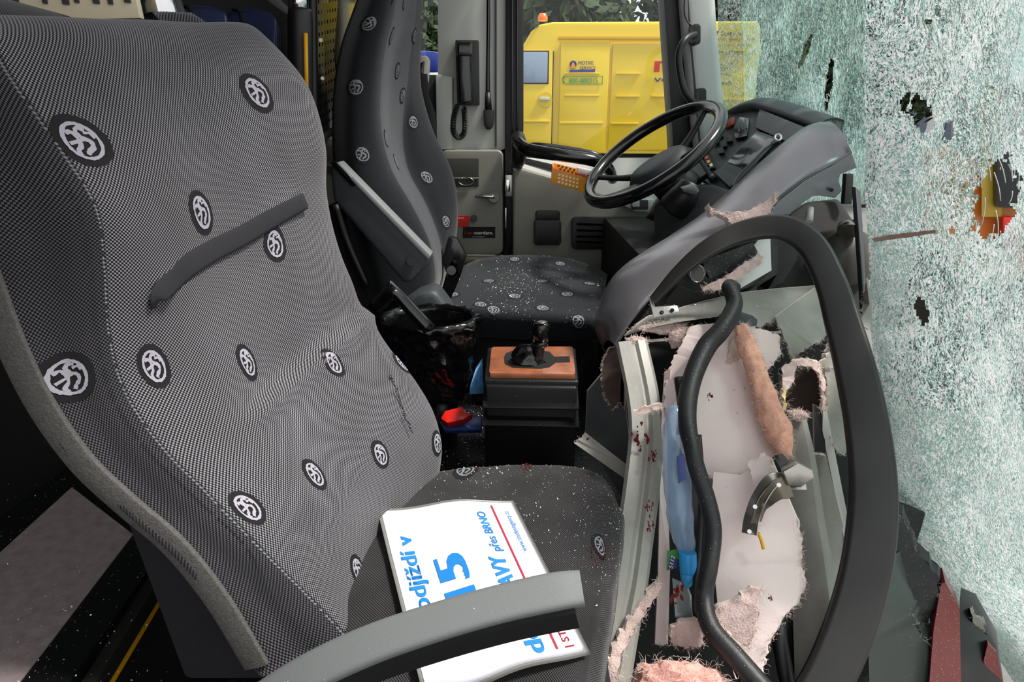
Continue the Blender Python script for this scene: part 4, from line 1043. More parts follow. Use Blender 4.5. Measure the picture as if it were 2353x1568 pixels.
# ================================================================== DASHBOARD
da = thing('dashboard', 'dark grey instrument dashboard with switches behind the steering wheel', 'dashboard', V((.72, 1.95, .28)))
def D(x, y, Y): return P(x, y, Y)
# facia panel plane: spans upper (1700,250,2.15) .. (1880,285,1.78) .. lower (1570,480,1.95)
_p = [D(1742, 243, 2.14), D(1872, 300, 1.80), D(1560, 480, 1.86)]
_n = (_p[1] - _p[0]).cross(_p[2] - _p[0]).normalized()
fa = [D(1655, 265, 2.22), D(1742, 243, 2.14), D(1872, 300, 1.80), D(1720, 445, 1.62), D(1640, 500, 1.66), D(1560, 480, 1.86), D(1540, 440, 2.0)]
fa = [CAM + (q - CAM) * ((_p[0] - CAM).dot(_n) / (q - CAM).dot(_n)) for q in fa]
slab('facia', fa, (.10, .06, -.12), M_dash, da, rnd=.008)
# hood visor along top
hp = [D(1668, 256, 2.24), D(1700, 240, 2.18), D(1738, 234, 2.12), D(1800, 252, 1.98), D(1885, 282, 1.80)]
G = [[p + V((.16, .02, -.02)) for p in hp], [p + V((.05, .01, .012)) for p in hp], [p + V((0, 0, .0)) for p in hp], [p + V((-.004, -.004, -.02)) for p in hp], [p + V((.03, .0, -.045)) for p in hp]]
s = Surf(G, 4, 4); mkobj('hood', s.mesh(thick=.006), M_dash2, da)
# facia frame basis for detail placement: homography-free bilinear via pixel + plane
fc = V((0, 0, 0))
pl0 = fa[1]; n0 = (fa[2] - fa[1]).cross(fa[5] - fa[1]).normalized()
def FP(x, y, out=.004):
    r = ray(x, y); t = (pl0 - CAM).dot(n0) / r.dot(n0); p = CAM + r * t
    return p - r.normalized() * out
def fslab(nm, pts, th, m, out=.004, rnd=.001, par=da):
    q = [FP(x, y, out + th) for x, y in pts]; e = n0 * (1 if n0.dot(V((0, 1, 0))) > 0 else -1)
    return slab(nm, q, e * th, m, par, rnd=rnd)
fslab('display_panel', [(1738, 300), (1790, 318), (1700, 410), (1655, 385)], .004, M_dash2, .022)
fslab('display_glass', [(1735, 306), (1780, 320), (1712, 388), (1672, 372)], .003, M_glassy, .028)
fslab('upper_visor_panel', [(1745, 250), (1868, 300), (1830, 335), (1735, 292)], .004, mat('taupe_soft_plastic', (78, 76, 80), .6), .02)
fslab('lower_face_panel', [(1655, 385), (1700, 410), (1740, 372), (1690, 420), (1688, 440), (1640, 395)], .004, M_dash2, .022)
fslab('vent', [(1700, 268), (1722, 272), (1716, 312), (1690, 318), (1684, 296)], .008, M_gloss, .02)
for k in range(3): fslab('vent_vane', [(1694 + k * 8, 282 - k * 4), (1697 + k * 8, 281 - k * 4), (1700 + k * 8, 302 - k * 4), (1697 + k * 8, 303 - k * 4)], .004, M_dash2, .032, 0)
fslab('red_lamp', [(1668, 276), (1688, 268), (1686, 284), (1666, 294)], .008, mat('deep_red_lens', (110, 22, 18), .3), .02)
sws = [((1642, 322), M_orange), ((1661, 330), M_black), ((1655, 345), M_black), ((1610, 355), M_white), ((1618, 345), M_black), ((1624, 363), M_red), ((1628, 372), M_orange), ((1634, 380), M_white), ((1674, 318), M_black), ((1652, 308), M_black)]
for (x, y), m in sws:
    k_ = fslab('rocker_switch', [(x - 8, y - 6), (x + 5, y - 9), (x + 9, y + 5), (x - 4, y + 8)], .010, M_black, .024, .002)
    if m is not M_black: fslab('lamp_icon', [(x - 4, y - 3), (x + 2, y - 5), (x + 4, y + 1), (x - 2, y + 3)], .002, m, .036, 0, k_)
fslab('square_switch', [(1604, 425), (1620, 414), (1630, 424), (1614, 436)], .012, M_gloss, .022, .002)
fslab('square_switch', [(1622, 405), (1640, 395), (1646, 405), (1630, 414)], .012, M_gloss, .022, .002)
slab('lower_binnacle', [D(1500, 470, 1.9), D(1560, 430, 1.9), D(1640, 420, 1.8), D(1700, 440, 1.68), D(1600, 560, 1.66), D(1500, 600, 1.8)], (.1, .15, -.1), M_dash, da, rnd=.02)
tube('ignition_shroud', [D(1588, 420, 1.78), D(1572, 450, 1.78), D(1548, 478, 1.8)], [.03, .042, .046], M_black, da)
slab('shroud_cover', [D(1566, 432, 1.72), D(1596, 424, 1.72), D(1610, 440, 1.72), D(1596, 450, 1.72), D(1570, 442, 1.72)], (0, .03, 0), mat('mid_grey_plastic', (88, 92, 90), .5), da, rnd=.006)
slab('knee_panel', [D(1420, 640, 1.72), D(1500, 560, 1.8), D(1640, 480, 1.72), D(1640, 620, 1.6), D(1480, 760, 1.6)], (.05, .12, 0), M_blackm, da, rnd=.01)
slab('plinth', [V((.35, 1.62, .28)), V((.85, 1.62, .28)), V((.85, 1.62, .75)), V((.35, 1.62, .75))], (0, .75, 0), M_blackm, da, rnd=.02)
# cable with ring eyelet
cb = thing('ring_eyelet_cable', 'thin black cable ending in a white ring eyelet lying over the dashboard', 'cable', FP(1788, 318, .05))
tube('cable', [FP(1790, 324, .05), FP(1760, 340, .055), FP(1730, 370, .055), FP(1700, 400, .05), FP(1680, 430, .04)], .003, M_gloss, cb, n=8)
tube('eyelet', [FP(1788 + 7 * cos(t), 316 + 7 * sin(t), .055) for t in [k * 2 * pi / 12 for k in range(13)]], .0028, M_white, cb, n=8, steps=3)

# --- curved grey trim sweeping from dash to floor
cu = thing('centre_trim', 'curved smoke grey console trim with a torn edge sweeping down from the dashboard', 'console trim', V((.3, 1.45, .28)))
up_ = [(1900, 282, 1.62), (1870, 283, 1.62), (1830, 303, 1.61), (1770, 352, 1.59), (1700, 415, 1.56), (1630, 478, 1.53), (1560, 528, 1.50), (1490, 572, 1.47), (1440, 605, 1.44), (1402, 645, 1.42), (1376, 700, 1.40), (1366, 745, 1.38), (1384, 797, 1.37)]
lo_ = [(1955, 344, 1.44), (1935, 360, 1.44), (1900, 378, 1.43), (1850, 402, 1.42), (1800, 438, 1.40), (1762, 472, 1.38), (1700, 520, 1.36), (1630, 575, 1.33), (1570, 615, 1.31), (1510, 665, 1.29), (1470, 705, 1.27), (1440, 745, 1.26), (1412, 792, 1.25)]
rowA = [P(x, y, Y) + V((.02, .06, -.05)) for x, y, Y in up_]
rowB = [P(x, y, Y) for x, y, Y in up_]
rowC = []
for (a, b_) in zip(up_, lo_):
    p = P(*a).lerp(P(*b_), .5); rowC.append(p + V((-.004, -.006, .016)))
rowD = [P(*b_) for b_ in lo_]
rowE = [P(x + 3, y + 9, Y + .03) for x, y, Y in lo_]
s = Surf([rowA, rowB, rowC, rowD, rowE], 5, 6, lambda u, v, p: .0008 * noise.noise(p * 20))
bm = s.mesh(thick=.004)
smooth_by_angle(mkobj('curved_cover', bm, M_arch, cu), 50)
# facia flange below with tab
fl_ = [(1957, 352, 1.43), (1968, 385, 1.42), (1950, 392, 1.42), (1930, 400, 1.42), (1926, 415, 1.42), (1935, 438, 1.42), (1918, 455, 1.42), (1880, 449, 1.41), (1868, 450, 1.41), (1845, 465, 1.40), (1815, 492, 1.39), (1760, 498, 1.37), (1790, 462, 1.38), (1850, 415, 1.41), (1900, 388, 1.42)]
slab('lower_flange', [P(*q) for q in fl_], (.004, .006, -.001), M_arch, cu, rnd=.0015)
tube('bolt_hole', [P(1911, 437, 1.405), P(1911, 437, 1.42)], .004, M_blackm, cu, spline=False)

def rough_edge(pts, idx=None, step=.006, amp=.003):
    """subdivide polygon (list of Vectors) with jagged offsets; idx = set of edge indices to tear (None = all)"""
    out = []; n = len(pts)
    for i in range(n):
        a, b_ = pts[i], pts[(i + 1) % n]; out.append(a)
        if idx is None or i in idx:
            L_ = (b_ - a).length; m = max(1, int(L_ / step))
            for k in range(1, m):
                out.append(a.lerp(b_, k / m) + V((R.uniform(-1, 1), R.uniform(-.6, .6), R.uniform(-1, 1))) * amp)
    return out
def whiskers(bm, pts, n, ln=.012, mi=1, rad=.0002):
    for k in range(int(n * 1.7)):
        i = R.randrange(len(pts)); p = pts[i]
        d = V((R.uniform(-1, 1), R.uniform(-1, .2), R.uniform(-1, 1))).normalized() * ln * R.uniform(.3, 1.3)
        c1 = V((R.uniform(-1, 1), R.uniform(-1, 1), R.uniform(-1, 1))) * ln * .22; c2 = V((R.uniform(-1, 1), R.uniform(-1, 1), R.uniform(-1, 1))) * ln * .3
        tube_bm([p, p + d * .4 + c1, p + d * .75 + c2, p + d + c1], [rad, rad, rad * .8, rad * .4], n=3, bm=bm, mi=mi, steps=2, cap=False)
def torn(name, pts, m, parent=None, ext=(0, .006, -.001), tear=None, amp=.003, wh=40, wl=.01, edgemat=None, lip=True):
    P3 = [P(*q) for q in pts]; q = rough_edge(P3, tear, amp=amp)
    bm = slab_bm(q, V(ext), rnd=0)
    tp_ = []
    n = len(P3)
    for i in range(n):
        if tear is None or i in tear:
            for k in range(12): tp_.append(P3[i].lerp(P3[(i + 1) % n], R.random()))
    if tp_ and wh: whiskers(bm, tp_, wh, wl)
    if lip:
        for f in bm.faces:
            if len(f.verts) == 4 and f.material_index == 0 and abs(f.normal.dot(V(ext).normalized())) < .5: f.material_index = 1
    return smooth_by_angle(mkobj(name, bm, [m, edgemat or M_whisk], parent), 40)
# torn pink fibre patch on the trim
torn('torn_patch', [(1625, 470, 1.380), (1636, 494, 1.375), (1655, 492, 1.365), (1680, 512, 1.355), (1690, 527, 1.345), (1720, 512, 1.340), (1745, 500, 1.340), (1770, 488, 1.340), (1786, 462, 1.345), (1782, 442, 1.355), (1765, 462, 1.355), (1740, 475, 1.355), (1712, 487, 1.355), (1660, 488, 1.365), (1642, 487, 1.375)], M_fibre, cu, ext=(0, .02, -.01), amp=.003, wh=140, wl=.008)

# --- lower centre console face under the trim
cf = thing('centre_console', 'smashed centre console with round socket under the curved grey trim', 'console', V((.4, 1.4, .28)))
slab('side_face', [P(1462, 745, 1.34), P(1520, 668, 1.36), P(1585, 622, 1.38), P(1650, 575, 1.40), P(1740, 545, 1.43), P(1740, 690, 1.43), P(1500, 760, 1.37)], (.0, .05, -.0), M_archb, cf, rnd=.003)
slab('dark_opening', [P(1523, 742, 1.33), P(1530, 690, 1.33), P(1556, 656, 1.33), P(1600, 672, 1.33), P(1680, 655, 1.33), P(1680, 720, 1.33)], (0, .005, 0), M_blackm, cf, rnd=0)
so_ = tube('socket', [P(1602, 627, 1.345), P(1602, 627, 1.40)], .019, M_gloss, cf, spline=False, n=24)
tube('socket_ring', [P(1602 + 15.5 * cos(t), 629 + 20 * sin(t), 1.34) for t in [k * 2 * pi / 16 for k in range(17)]], .0018, M_steel, cf, n=6, steps=2)
slab('black_box', [P(1612, 600, 1.36), P(1730, 556, 1.38), P(1742, 578, 1.38), P(1738, 588, 1.38), P(1690, 618, 1.37), P(1632, 645, 1.34)], (0, .05, 0), mat('speckled_black', (20, 20, 22), .4, speck=.2, sscale=200), cf, rnd=.004)
torn('fibre_strip', [(1742, 580, 1.36), (1752, 592, 1.35), (1748, 606, 1.34), (1700, 640, 1.32), (1655, 665, 1.30), (1618, 668, 1.30), (1616, 660, 1.30), (1660, 640, 1.31), (1700, 612, 1.33), (1735, 590, 1.35)], M_fibre, cf, ext=(0, .006, -.003), wh=130, wl=.012)
mo = thing('monitor', 'flat screen with pale face and black frame beneath the black hoop', 'monitor', P(1740, 660, 1.42))
slab('pale_face', [P(1742, 552, 1.40), P(1770, 545, 1.40), P(1773, 622, 1.38), P(1700, 664, 1.35), P(1672, 640, 1.37)], (.002, .01, 0), M_white, mo, rnd=.001)
slab('frame', [P(1770, 540, 1.405), P(1788, 542, 1.41), P(1788, 630, 1.40), P(1700, 684, 1.36), P(1690, 668, 1.36), P(1768, 624, 1.39)], (.004, .03, 0), M_gloss, mo, rnd=.002)
slab('housing', [P(1788, 545, 1.42), P(1830, 552, 1.46), P(1836, 570, 1.46), P(1832, 600, 1.45), P(1800, 650, 1.42), P(1760, 672, 1.40), P(1785, 630, 1.41)], (.004, .06, 0), M_black, mo, rnd=.006)

# dark void structures behind the hoop
vd = thing('heater_unit', 'dark heater casing with pale round filler cap behind the black hoop', 'heater', V((.7, 1.5, .28)))
slab('casing', [P(1690, 640, 1.50), P(1780, 520, 1.56), P(1850, 470, 1.60), P(1925, 462, 1.64), P(1965, 520, 1.62), P(1980, 700, 1.5), P(1990, 900, 1.4), P(1960, 1100, 1.3), P(1500, 900, 1.38), P(1500, 740, 1.42)], (.03, .06, 0), M_blackm, vd, rnd=.01)
b = bmesh.new()
tube_bm([P(1920, 555, 1.58), P(1922, 600, 1.55), P(1930, 650, 1.54)], [.075, .078, .07], n=28, bm=b); bmesh.ops.recalc_face_normals(b, faces=b.faces)
mkobj('canister', b, mat('canister_olive', (38, 37, 30), .45), vd)
b = tube_bm([P(1953, 520, 1.50), P(1952, 532, 1.49)], .028, n=24, spline=False); bmesh.ops.recalc_face_normals(b, faces=b.faces)
mkobj('filler_cap', b, M_steel, vd)
tube('grey_lever', [P(1862, 478, 1.52), P(1858, 510, 1.50)], [.008, .010], M_gray, vd, spline=False)
slab('strut', [P(1945, 400, 1.62), P(1962, 400, 1.62), P(1958, 470, 1.6), P(1940, 470, 1.6)], (0, .02, 0), M_blackm, vd, rnd=.002)
slab('strut', [P(1966, 430, 1.50), P(1978, 440, 1.50), P(1996, 760, 1.36), P(1986, 720, 1.36)], (0, .02, 0), M_dash2, vd, rnd=.002)

# ================================================================== BROKEN GUIDE-SIDE DASH
bd = thing('broken_dashboard', 'shattered grey dashboard shell with torn fibreglass edges in front of the near seat', 'dashboard', V((.35, 1.0, .0)))
def T(nm, pts, m=M_panel, **k): return torn(nm, pts, m, bd, **k)
T('top_shelf', [(1436, 772, 1.26), (1462, 745, 1.28), (1490, 727, 1.29), (1540, 714, 1.30), (1620, 692, 1.31), (1700, 673, 1.33), (1790, 663, 1.36), (1882, 656, 1.40), (1890, 672, 1.36), (1800, 718, 1.27), (1790, 745, 1.24), (1760, 742, 1.24), (1748, 755, 1.22), (1700, 735, 1.22), (1650, 728, 1.22), (1560, 740, 1.20), (1500, 752, 1.20)], tear={0, 8, 9, 10, 11, 12}, wh=90)
T('right_panel', [(1884, 655, 1.36), (1900, 690, 1.31), (1920, 745, 1.26), (1885, 785, 1.22), (1840, 810, 1.20), (1822, 826, 1.19), (1812, 806, 1.19), (1800, 770, 1.20), (1788, 745, 1.22), (1782, 728, 1.24), (1820, 700, 1.29)], m=M_panel2, tear={2, 3, 4, 5, 6, 7}, wh=90)
T('right_flank', [(1905, 780, 1.25), (1925, 745, 1.27), (1940, 800, 1.22), (1960, 900, 1.16), (1965, 1000, 1.10), (1940, 1048, 1.06), (1918, 1030, 1.06), (1905, 1000, 1.08), (1898, 950, 1.11), (1900, 880, 1.14), (1890, 830, 1.18)], m=M_panel2, tear={5, 6, 8, 9, 10}, wh=80)
T('flank_ledge', [(1880, 842, 1.16), (1920, 790, 1.20), (1955, 775, 1.2), (1958, 800, 1.18), (1905, 850, 1.14)], m=M_panel, tear={0, 3, 4}, wh=40)
# left post: rounded profile
lp = [P(1455, 790, 1.20), P(1478, 900, 1.12), P(1488, 1000, 1.04), P(1478, 1120, .96), P(1462, 1240, .90), P(1448, 1340, .84), P(1430, 1430, .80), P(1404, 1580, .74)]
b = sweep_bm(lp, [(-.026, -.012), (-.03, .004), (-.022, .014), (-.006, .017), (.0, .010), (.004, .010), (.012, .016), (.034, .014), (.038, .004), (.034, -.004)], up=V((.05, -.85, .5)).normalized(), steps=8)
lpo = smooth_by_angle(mkobj('left_post', b, M_panel, bd), 30)
torn('post_tear', [(1458, 945, 1.02), (1475, 938, 1.02), (1500, 932, 1.01), (1520, 928, 1.01), (1521, 940, 1.0), (1495, 948, 1.0), (1470, 954, 1.0)], M_fibre, bd, ext=(0, .01, -.002), wh=120, wl=.007)
T('post_inner_face', [(1528, 858, 1.14), (1540, 850, 1.13), (1532, 1000, 1.04), (1535, 1150, .96), (1540, 1300, .88), (1535, 1480, .80), (1505, 1480, .80), (1512, 1330, .87), (1516, 1150, .95), (1518, 1000, 1.03)], m=M_paper, tear={0, 5}, wh=30)
T('post_shadow_side', [(1432, 792, 1.21), (1450, 800, 1.2), (1462, 960, 1.1), (1462, 1090, 1.02), (1452, 1060, 1.05), (1440, 950, 1.12)], m=M_hoop, tear=set(), wh=0)
T('lower_torn_edge', [(1512, 1330, .83), (1518, 1345, .83), (1498, 1385, .81), (1470, 1430, .79), (1445, 1470, .77), (1425, 1530, .74), (1415, 1600, .72), (1385, 1600, .72), (1405, 1500, .75), (1440, 1430, .78), (1480, 1375, .81)], m=M_fibre, amp=.004, wh=160, wl=.012, ext=(0, .012, -.003))
# pale back panels
T('pale_sheet', [(1598, 748, 1.20), (1650, 742, 1.20), (1692, 746, 1.19), (1690, 770, 1.18), (1720, 830, 1.13), (1765, 910, 1.06), (1790, 980, 1.0), (1795, 1040, .97), (1772, 1050, .97), (1742, 1062, .96), (1742, 1085, .95), (1700, 1095, .95), (1640, 1100, .96), (1590, 1080, .99), (1545, 1000, 1.04), (1532, 920, 1.09), (1560, 830, 1.15)], m=M_paper, ext=(.004, .004, -.002), tear={7, 8, 9, 10, 11, 12}, wh=90)
T('torn_sheet_edge', [(1700, 762, 1.17), (1710, 800, 1.15), (1690, 850, 1.12), (1660, 905, 1.09), (1640, 925, 1.08), (1650, 880, 1.11), (1672, 820, 1.14), (1680, 775, 1.17)], m=M_fibre, ext=(.002, .003, 0), wh=20, amp=.001)
T('left_sheet', [(1535, 850, 1.14), (1560, 800, 1.16), (1585, 752, 1.19), (1625, 745, 1.19), (1590, 830, 1.13), (1560, 900, 1.09), (1545, 950, 1.06), (1530, 960, 1.06), (1526, 900, 1.1)], m=M_paper, ext=(.002, .003, 0), wh=30)
T('lower_sheet', [(1640, 1085, .95), (1700, 1092, .94), (1735, 1072, .94), (1750, 1050, .94), (1772, 1055, .93), (1800, 1120, .91), (1830, 1190, .88), (1842, 1240, .86), (1838, 1290, .84), (1850, 1345, .82), (1835, 1385, .80), (1800, 1420, .78), (1770, 1470, .76), (1740, 1580, .73), (1690, 1560, .74), (1655, 1450, .79), (1640, 1300, .85), (1632, 1180, .90)], m=M_paper, ext=(.004, .004, -.002), tear={2, 3, 6, 7, 8, 9, 10, 11, 12}, wh=200, wl=.010)
T('middle_flap', [(1718, 1062, .93), (1758, 1042, .93), (1785, 1085, .91), (1760, 1110, .90), (1735, 1115, .90)], m=M_paper, ext=(.001, .003, 0), wh=30, wl=.006)
T('fibre_chunk', [(1642, 1405, .76), (1690, 1380, .76), (1728, 1352, .77), (1748, 1356, .77), (1742, 1400, .75), (1738, 1450, .74), (1722, 1492, .73), (1690, 1470, .74), (1660, 1440, .75)], m=M_fibre, wh=220, wl=.012, amp=.003, ext=(0, .012, -.004))
T('fibre_chunk', [(1542, 1450, .77), (1560, 1432, .77), (1600, 1425, .77), (1622, 1450, .76), (1615, 1480, .75), (1580, 1490, .75), (1545, 1480, .76)], m=M_fibre, wh=120, wl=.01, ext=(0, .012, -.004))
def lump(nm, c, r, m, par, wh=200, wl=.02, n=24, sq=(1, 1, .6), mats=None):
    bm = bmesh.new(); bmesh.ops.create_icosphere(bm, subdivisions=4, radius=1)
    pts = []
    for v in bm.verts:
        d = v.co.copy(); k = 1 + .35 * noise.noise(d * 2.2 + V(c) * 30) + .16 * noise.noise(d * 7)
        v.co = V(c) + V((d.x * r[0] * k, d.y * r[1] * k, d.z * r[2] * k))
        if d.z > -.1: pts.append(v.co.copy())
    whiskers(bm, pts, wh, wl, rad=.0003)
    return mkobj(nm, bm, [m, M_whisk], par)
M_foamp = mat('pink_foam_lump', (214, 158, 146), .95, bump=1, bscale=90, var=.25, vscale=30)
lump('foam_lump', P(1560, 1590, .68), (.065, .04, .045), M_foamp, bd, 420, .022)
lump('fibre_tuft', P(1500, 745, 1.22) + V((0.03, 0, -.01)), (.05, .012, .012), M_fibre, bd, 260, .014)
lump('fibre_tuft', P(1590, 800, 1.2) + V((-.03, 0, .02)), (.022, .01, .02), M_fibre, bd, 120, .014)
T('rib', [(1588, 790, 1.23), (1680, 765, 1.23), (1682, 782, 1.22), (1600, 815, 1.21)], m=M_paper, wh=20)
T('crumpled_core', [(1700, 742, 1.18), (1790, 770, 1.18), (1792, 800, 1.17), (1795, 815, 1.17), (1780, 830, 1.16), (1765, 850, 1.15), (1740, 830, 1.15)], m=M_paper, wh=60, ext=(0, .006, -.002))
T('bent_flap', [(1798, 845, 1.13), (1822, 830, 1.13), (1832, 838, 1.12), (1826, 872, 1.11), (1805, 900, 1.10), (1798, 880, 1.11)], m=M_paper, wh=30, ext=(0, .003, 0))
T('cavity_back', [(1790, 850, 1.24), (1850, 815, 1.26), (1895, 840, 1.22), (1898, 900, 1.20), (1870, 955, 1.15), (1800, 960, 1.15)], m=M_rust, tear=set(), wh=0)
T('torn_rim', [(1822, 832, 1.15), (1860, 826, 1.16), (1885, 838, 1.16), (1895, 870, 1.14), (1896, 930, 1.10), (1888, 945, 1.09), (1890, 900, 1.12), (1884, 862, 1.14), (1865, 842, 1.15), (1835, 842, 1.14)], m=M_fibre, wh=180, wl=.01, ext=(0, .01, 0))
T('splinter', [(1797, 895, 1.09), (1803, 893, 1.09), (1806, 940, 1.06), (1800, 945, 1.06)], m=mat('yellow_resin', (214, 200, 130), .5), wh=20, wl=.02)
# right gray post with shaded edge, fluffy end
rp = [P(1833, 965, 1.08), P(1850, 1060, 1.02), P(1862, 1180, .95), P(1880, 1320, .87), P(1895, 1460, .80), P(1905, 1620, .73)]
b = sweep_bm(rp, [(-.022, -.006), (-.020, .010), (-.004, .020), (.010, .018), (.030, .006), (.040, -.002), (.036, -.010)], up=V((-.1, -.85, .5)).normalized(), steps=8, scale=[.72, .85, 1, 1.15, 1.25, 1.3])
smooth_by_angle(mkobj('right_post', b, M_panel2, bd), 30)
lump('fibre_tuft', P(1833, 955, 1.06), (.017, .01, .010), M_fibre, bd, 160, .010)
lump('fibre_tuft', P(1462, 785, 1.2), (.020, .01, .010), M_fibre, bd, 120, .010)
T('back_plate', [(1858, 1040, 1.06), (1898, 1048, 1.04), (1935, 1200, .97), (1965, 1310, .92), (1962, 1400, .88), (1900, 1400, .88), (1875, 1200, .98)], m=M_panel, tear={0}, wh=20, ext=(0, .01, 0))
T('back_plate_edge', [(1892, 930, 1.12), (1897, 930, 1.12), (1968, 1290, .92), (1966, 1320, .91), (1956, 1320, .91), (1890, 990, 1.09)], m=M_gray, tear=set(), wh=0)
T('dark_slot', [(1870, 930, 1.13), (1890, 940, 1.12), (1898, 1040, 1.06), (1872, 1040, 1.06)], m=M_blackm, tear=set(), wh=0)
T('speckled_floor_piece', [(1800, 1400, .84), (1860, 1350, .86), (1880, 1580, .76), (1790, 1600, .75)], m=M_floor, tear=set(), wh=0)
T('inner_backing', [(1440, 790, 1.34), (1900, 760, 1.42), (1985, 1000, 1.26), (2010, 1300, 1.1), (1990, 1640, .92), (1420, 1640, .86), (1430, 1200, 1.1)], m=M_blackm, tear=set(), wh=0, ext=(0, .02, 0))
# curled torn piece at left of post
T('curled_edge', [(1400, 800, 1.28), (1430, 796, 1.25), (1428, 850, 1.22), (1425, 925, 1.18), (1408, 942, 1.18), (1390, 915, 1.20), (1382, 880, 1.22), (1384, 830, 1.26)], m=M_rust, tear={3, 4, 5, 6, 7}, wh=120, wl=.006, ext=(0, .006, 0))
T('side_skirt', [(1350, 900, 1.3), (1384, 860, 1.3), (1440, 950, 1.24), (1452, 1110, 1.12), (1440, 1160, 1.1), (1345, 1010, 1.25)], m=M_archb, tear=set(), wh=0, ext=(0, .01, 0))
br = slab('metal_bracket', [P(1490, 680, 1.24), P(1500, 678, 1.24), P(1505, 706, 1.23), P(1556, 702, 1.23), P(1560, 716, 1.22), P(1502, 730, 1.22)], (0, .004, .0), M_steel, bd, rnd=.001)
tube('bracket_hole', [P(1521, 718, 1.217), P(1521, 718, 1.225)], .004, M_blackm, br, spline=False); tube('bracket_hole', [P(1545, 713, 1.217), P(1545, 713, 1.225)], .004, M_blackm, br, spline=False)
slab('grey_block', [P(1660, 735, 1.19), P(1695, 720, 1.2), P(1742, 735, 1.2), P(1738, 758, 1.19), P(1720, 760, 1.18), P(1665, 752, 1.18)], (0, .03, 0), M_dash2, bd, rnd=.003)
# blood streaks
for x, y, Y, r in ((1475, 1010, 1.0, 16), (1498, 1212, .88, 10), (1560, 1365, .80, 16), (1632, 912, 1.06, 7), (1500, 1050, .97, 9), (1490, 1165, .91, 8), (1770, 1375, .79, 5)):
    sm = bmesh.new()
    for k_ in range(16):
        ox = R.gauss(0, .55) * r; oy = R.gauss(0, .8) * r; rr = r * R.uniform(.06, .26); st_ = R.uniform(1, 2.6)
        slab_bm([P(x + ox + cos(a * pi / 4) * rr * R.uniform(.6, 1.3), y + oy + sin(a * pi / 4) * rr * st_ * R.uniform(.6, 1.3), Y - .012) for a in range(8)], V((0, .002, 0)), sm)
    mkobj('red_smear', sm, M_blood, bd)

# --- foam roll
fr_ = thing('foam_roll', 'tapered orange pink foam roll with loose fibres leaning on the broken dashboard', 'foam roll', P(1810, 1050, .95))
bm = tube_bm([P(1702, 748, 1.14), P(1715, 790, 1.12), P(1740, 860, 1.07), P(1765, 930, 1.02), P(1788, 990, .98), P(1808, 1052, .94)], [.012, .017, .019, .021, .024, .010], n=18, steps=10, wob=.3)
pts = [v.co.copy() for v in bm.verts if v.co.x > 0]
whiskers(bm, pts, 900, .011, rad=.0002)
mkobj('roll', bm, [M_roll, M_whisk], fr_)
# --- hoses
ho = tube('hose', [P(1690, 662, 1.22), P(1675, 660, 1.2), P(1688, 700, 1.16), P(1660, 755, 1.12), P(1625, 795, 1.1), P(1598, 850, 1.06), P(1582, 905, 1.02), P(1578, 965, .97), P(1590, 1030, .92), P(1602, 1080, .90), P(1625, 1150, .87), P(1638, 1220, .84), P(1630, 1300, .80), P(1618, 1370, .78), P(1632, 1440, .74), P(1690, 1510, .70), P(1760, 1590, .66)],
          [.012, .015, .016, .018, .019, .018, .018, .017, .014, .0145, .0145, .0145, .014, .0145, .015, .016, .016], mat('dusty_rubber_hose', (26, 27, 29), .5, bump=.3, bscale=120, speck=.06, sscale=220), None, n=16)
tag(ho, 'thick black rubber hose snaking down over the pale broken dashboard', 'hose')
h2 = tube('hose', [P(1560, 870, 1.06), P(1568, 930, 1.02), P(1566, 970, 1.0), P(1566, 1000, .99)], .010, M_black, None, n=12)
tag(h2, 'short thin black hose end beside the thick black hose', 'hose')
h3 = tube('hose', [P(1800, 1400, .84), P(1790, 1450, .80), P(1800, 1520, .77), P(1815, 1600, .74)], .013, M_black, None, n=12)
tag(h3, 'black hose at the bottom right of the pale torn sheet', 'hose')
h4 = tube('cable', [P(1606, 1000, .98), P(1612, 1100, .93), P(1606, 1260, .86), P(1596, 1380, .80), P(1612, 1440, .78), P(1680, 1520, .74), P(1720, 1600, .70)], .005, M_black, None, n=8)
tag(h4, 'thin black cable running beside the thick hose', 'cable')
# --- bottle
bo = thing('water_bottle', 'crushed clear bluish plastic water bottle with blue cap beside the black hose', 'bottle', P(1570, 1350, .87))
M_pet = mat('blue_pet_plastic', (170, 200, 232), .08, trans=.3, alpha=.55, coat=.5, bump=.6, bscale=60)
tube('body', [P(1552, 940, 1.0), P(1550, 990, .97), P(1552, 1060, .94), P(1560, 1150, .90), P(1568, 1220, .88), P(1576, 1255, .87), P(1580, 1280, .86)], [.016, .021, .022, .022, .020, .016, .012], M_pet, bo, n=20, steps=6, wob=.25)
tube('cap', [P(1580, 1270, .85), P(1581, 1290, .845), P(1582, 1314, .84)], [.0145, .0145, .0145], mat('sky_blue_cap', (40, 160, 232), .35), bo, n=24)
tube('cap_top', [P(1582, 1314, .84), P(1580, 1332, .835), P(1574, 1352, .83)], [.014, .012, .005], mat('sky_blue_cap_spout', (60, 170, 236), .3), bo, n=16)
slab('label_wrap', [P(1556, 1050, .91), P(1572, 1045, .91), P(1578, 1100, .89), P(1560, 1112, .89)], (0, .002, 0), M_navy, bo, rnd=.0005)
tgk = thing('paper_tag', 'small blue and green tag with pale characters beside the blue bottle cap', 'tag', P(1548, 1290, .86))
slab('tag_green', [P(1534, 1268, .875), P(1562, 1262, .875), P(1566, 1300, .86), P(1532, 1312, .86)], (0, .002, 0), M_green, tgk, rnd=.0005)
slab('tag_face', [P(1541, 1272, .873), P(1561, 1268, .873), P(1560, 1306, .858), P(1535, 1310, .858)], (0, .0015, 0), M_navy, tgk, rnd=.0005)
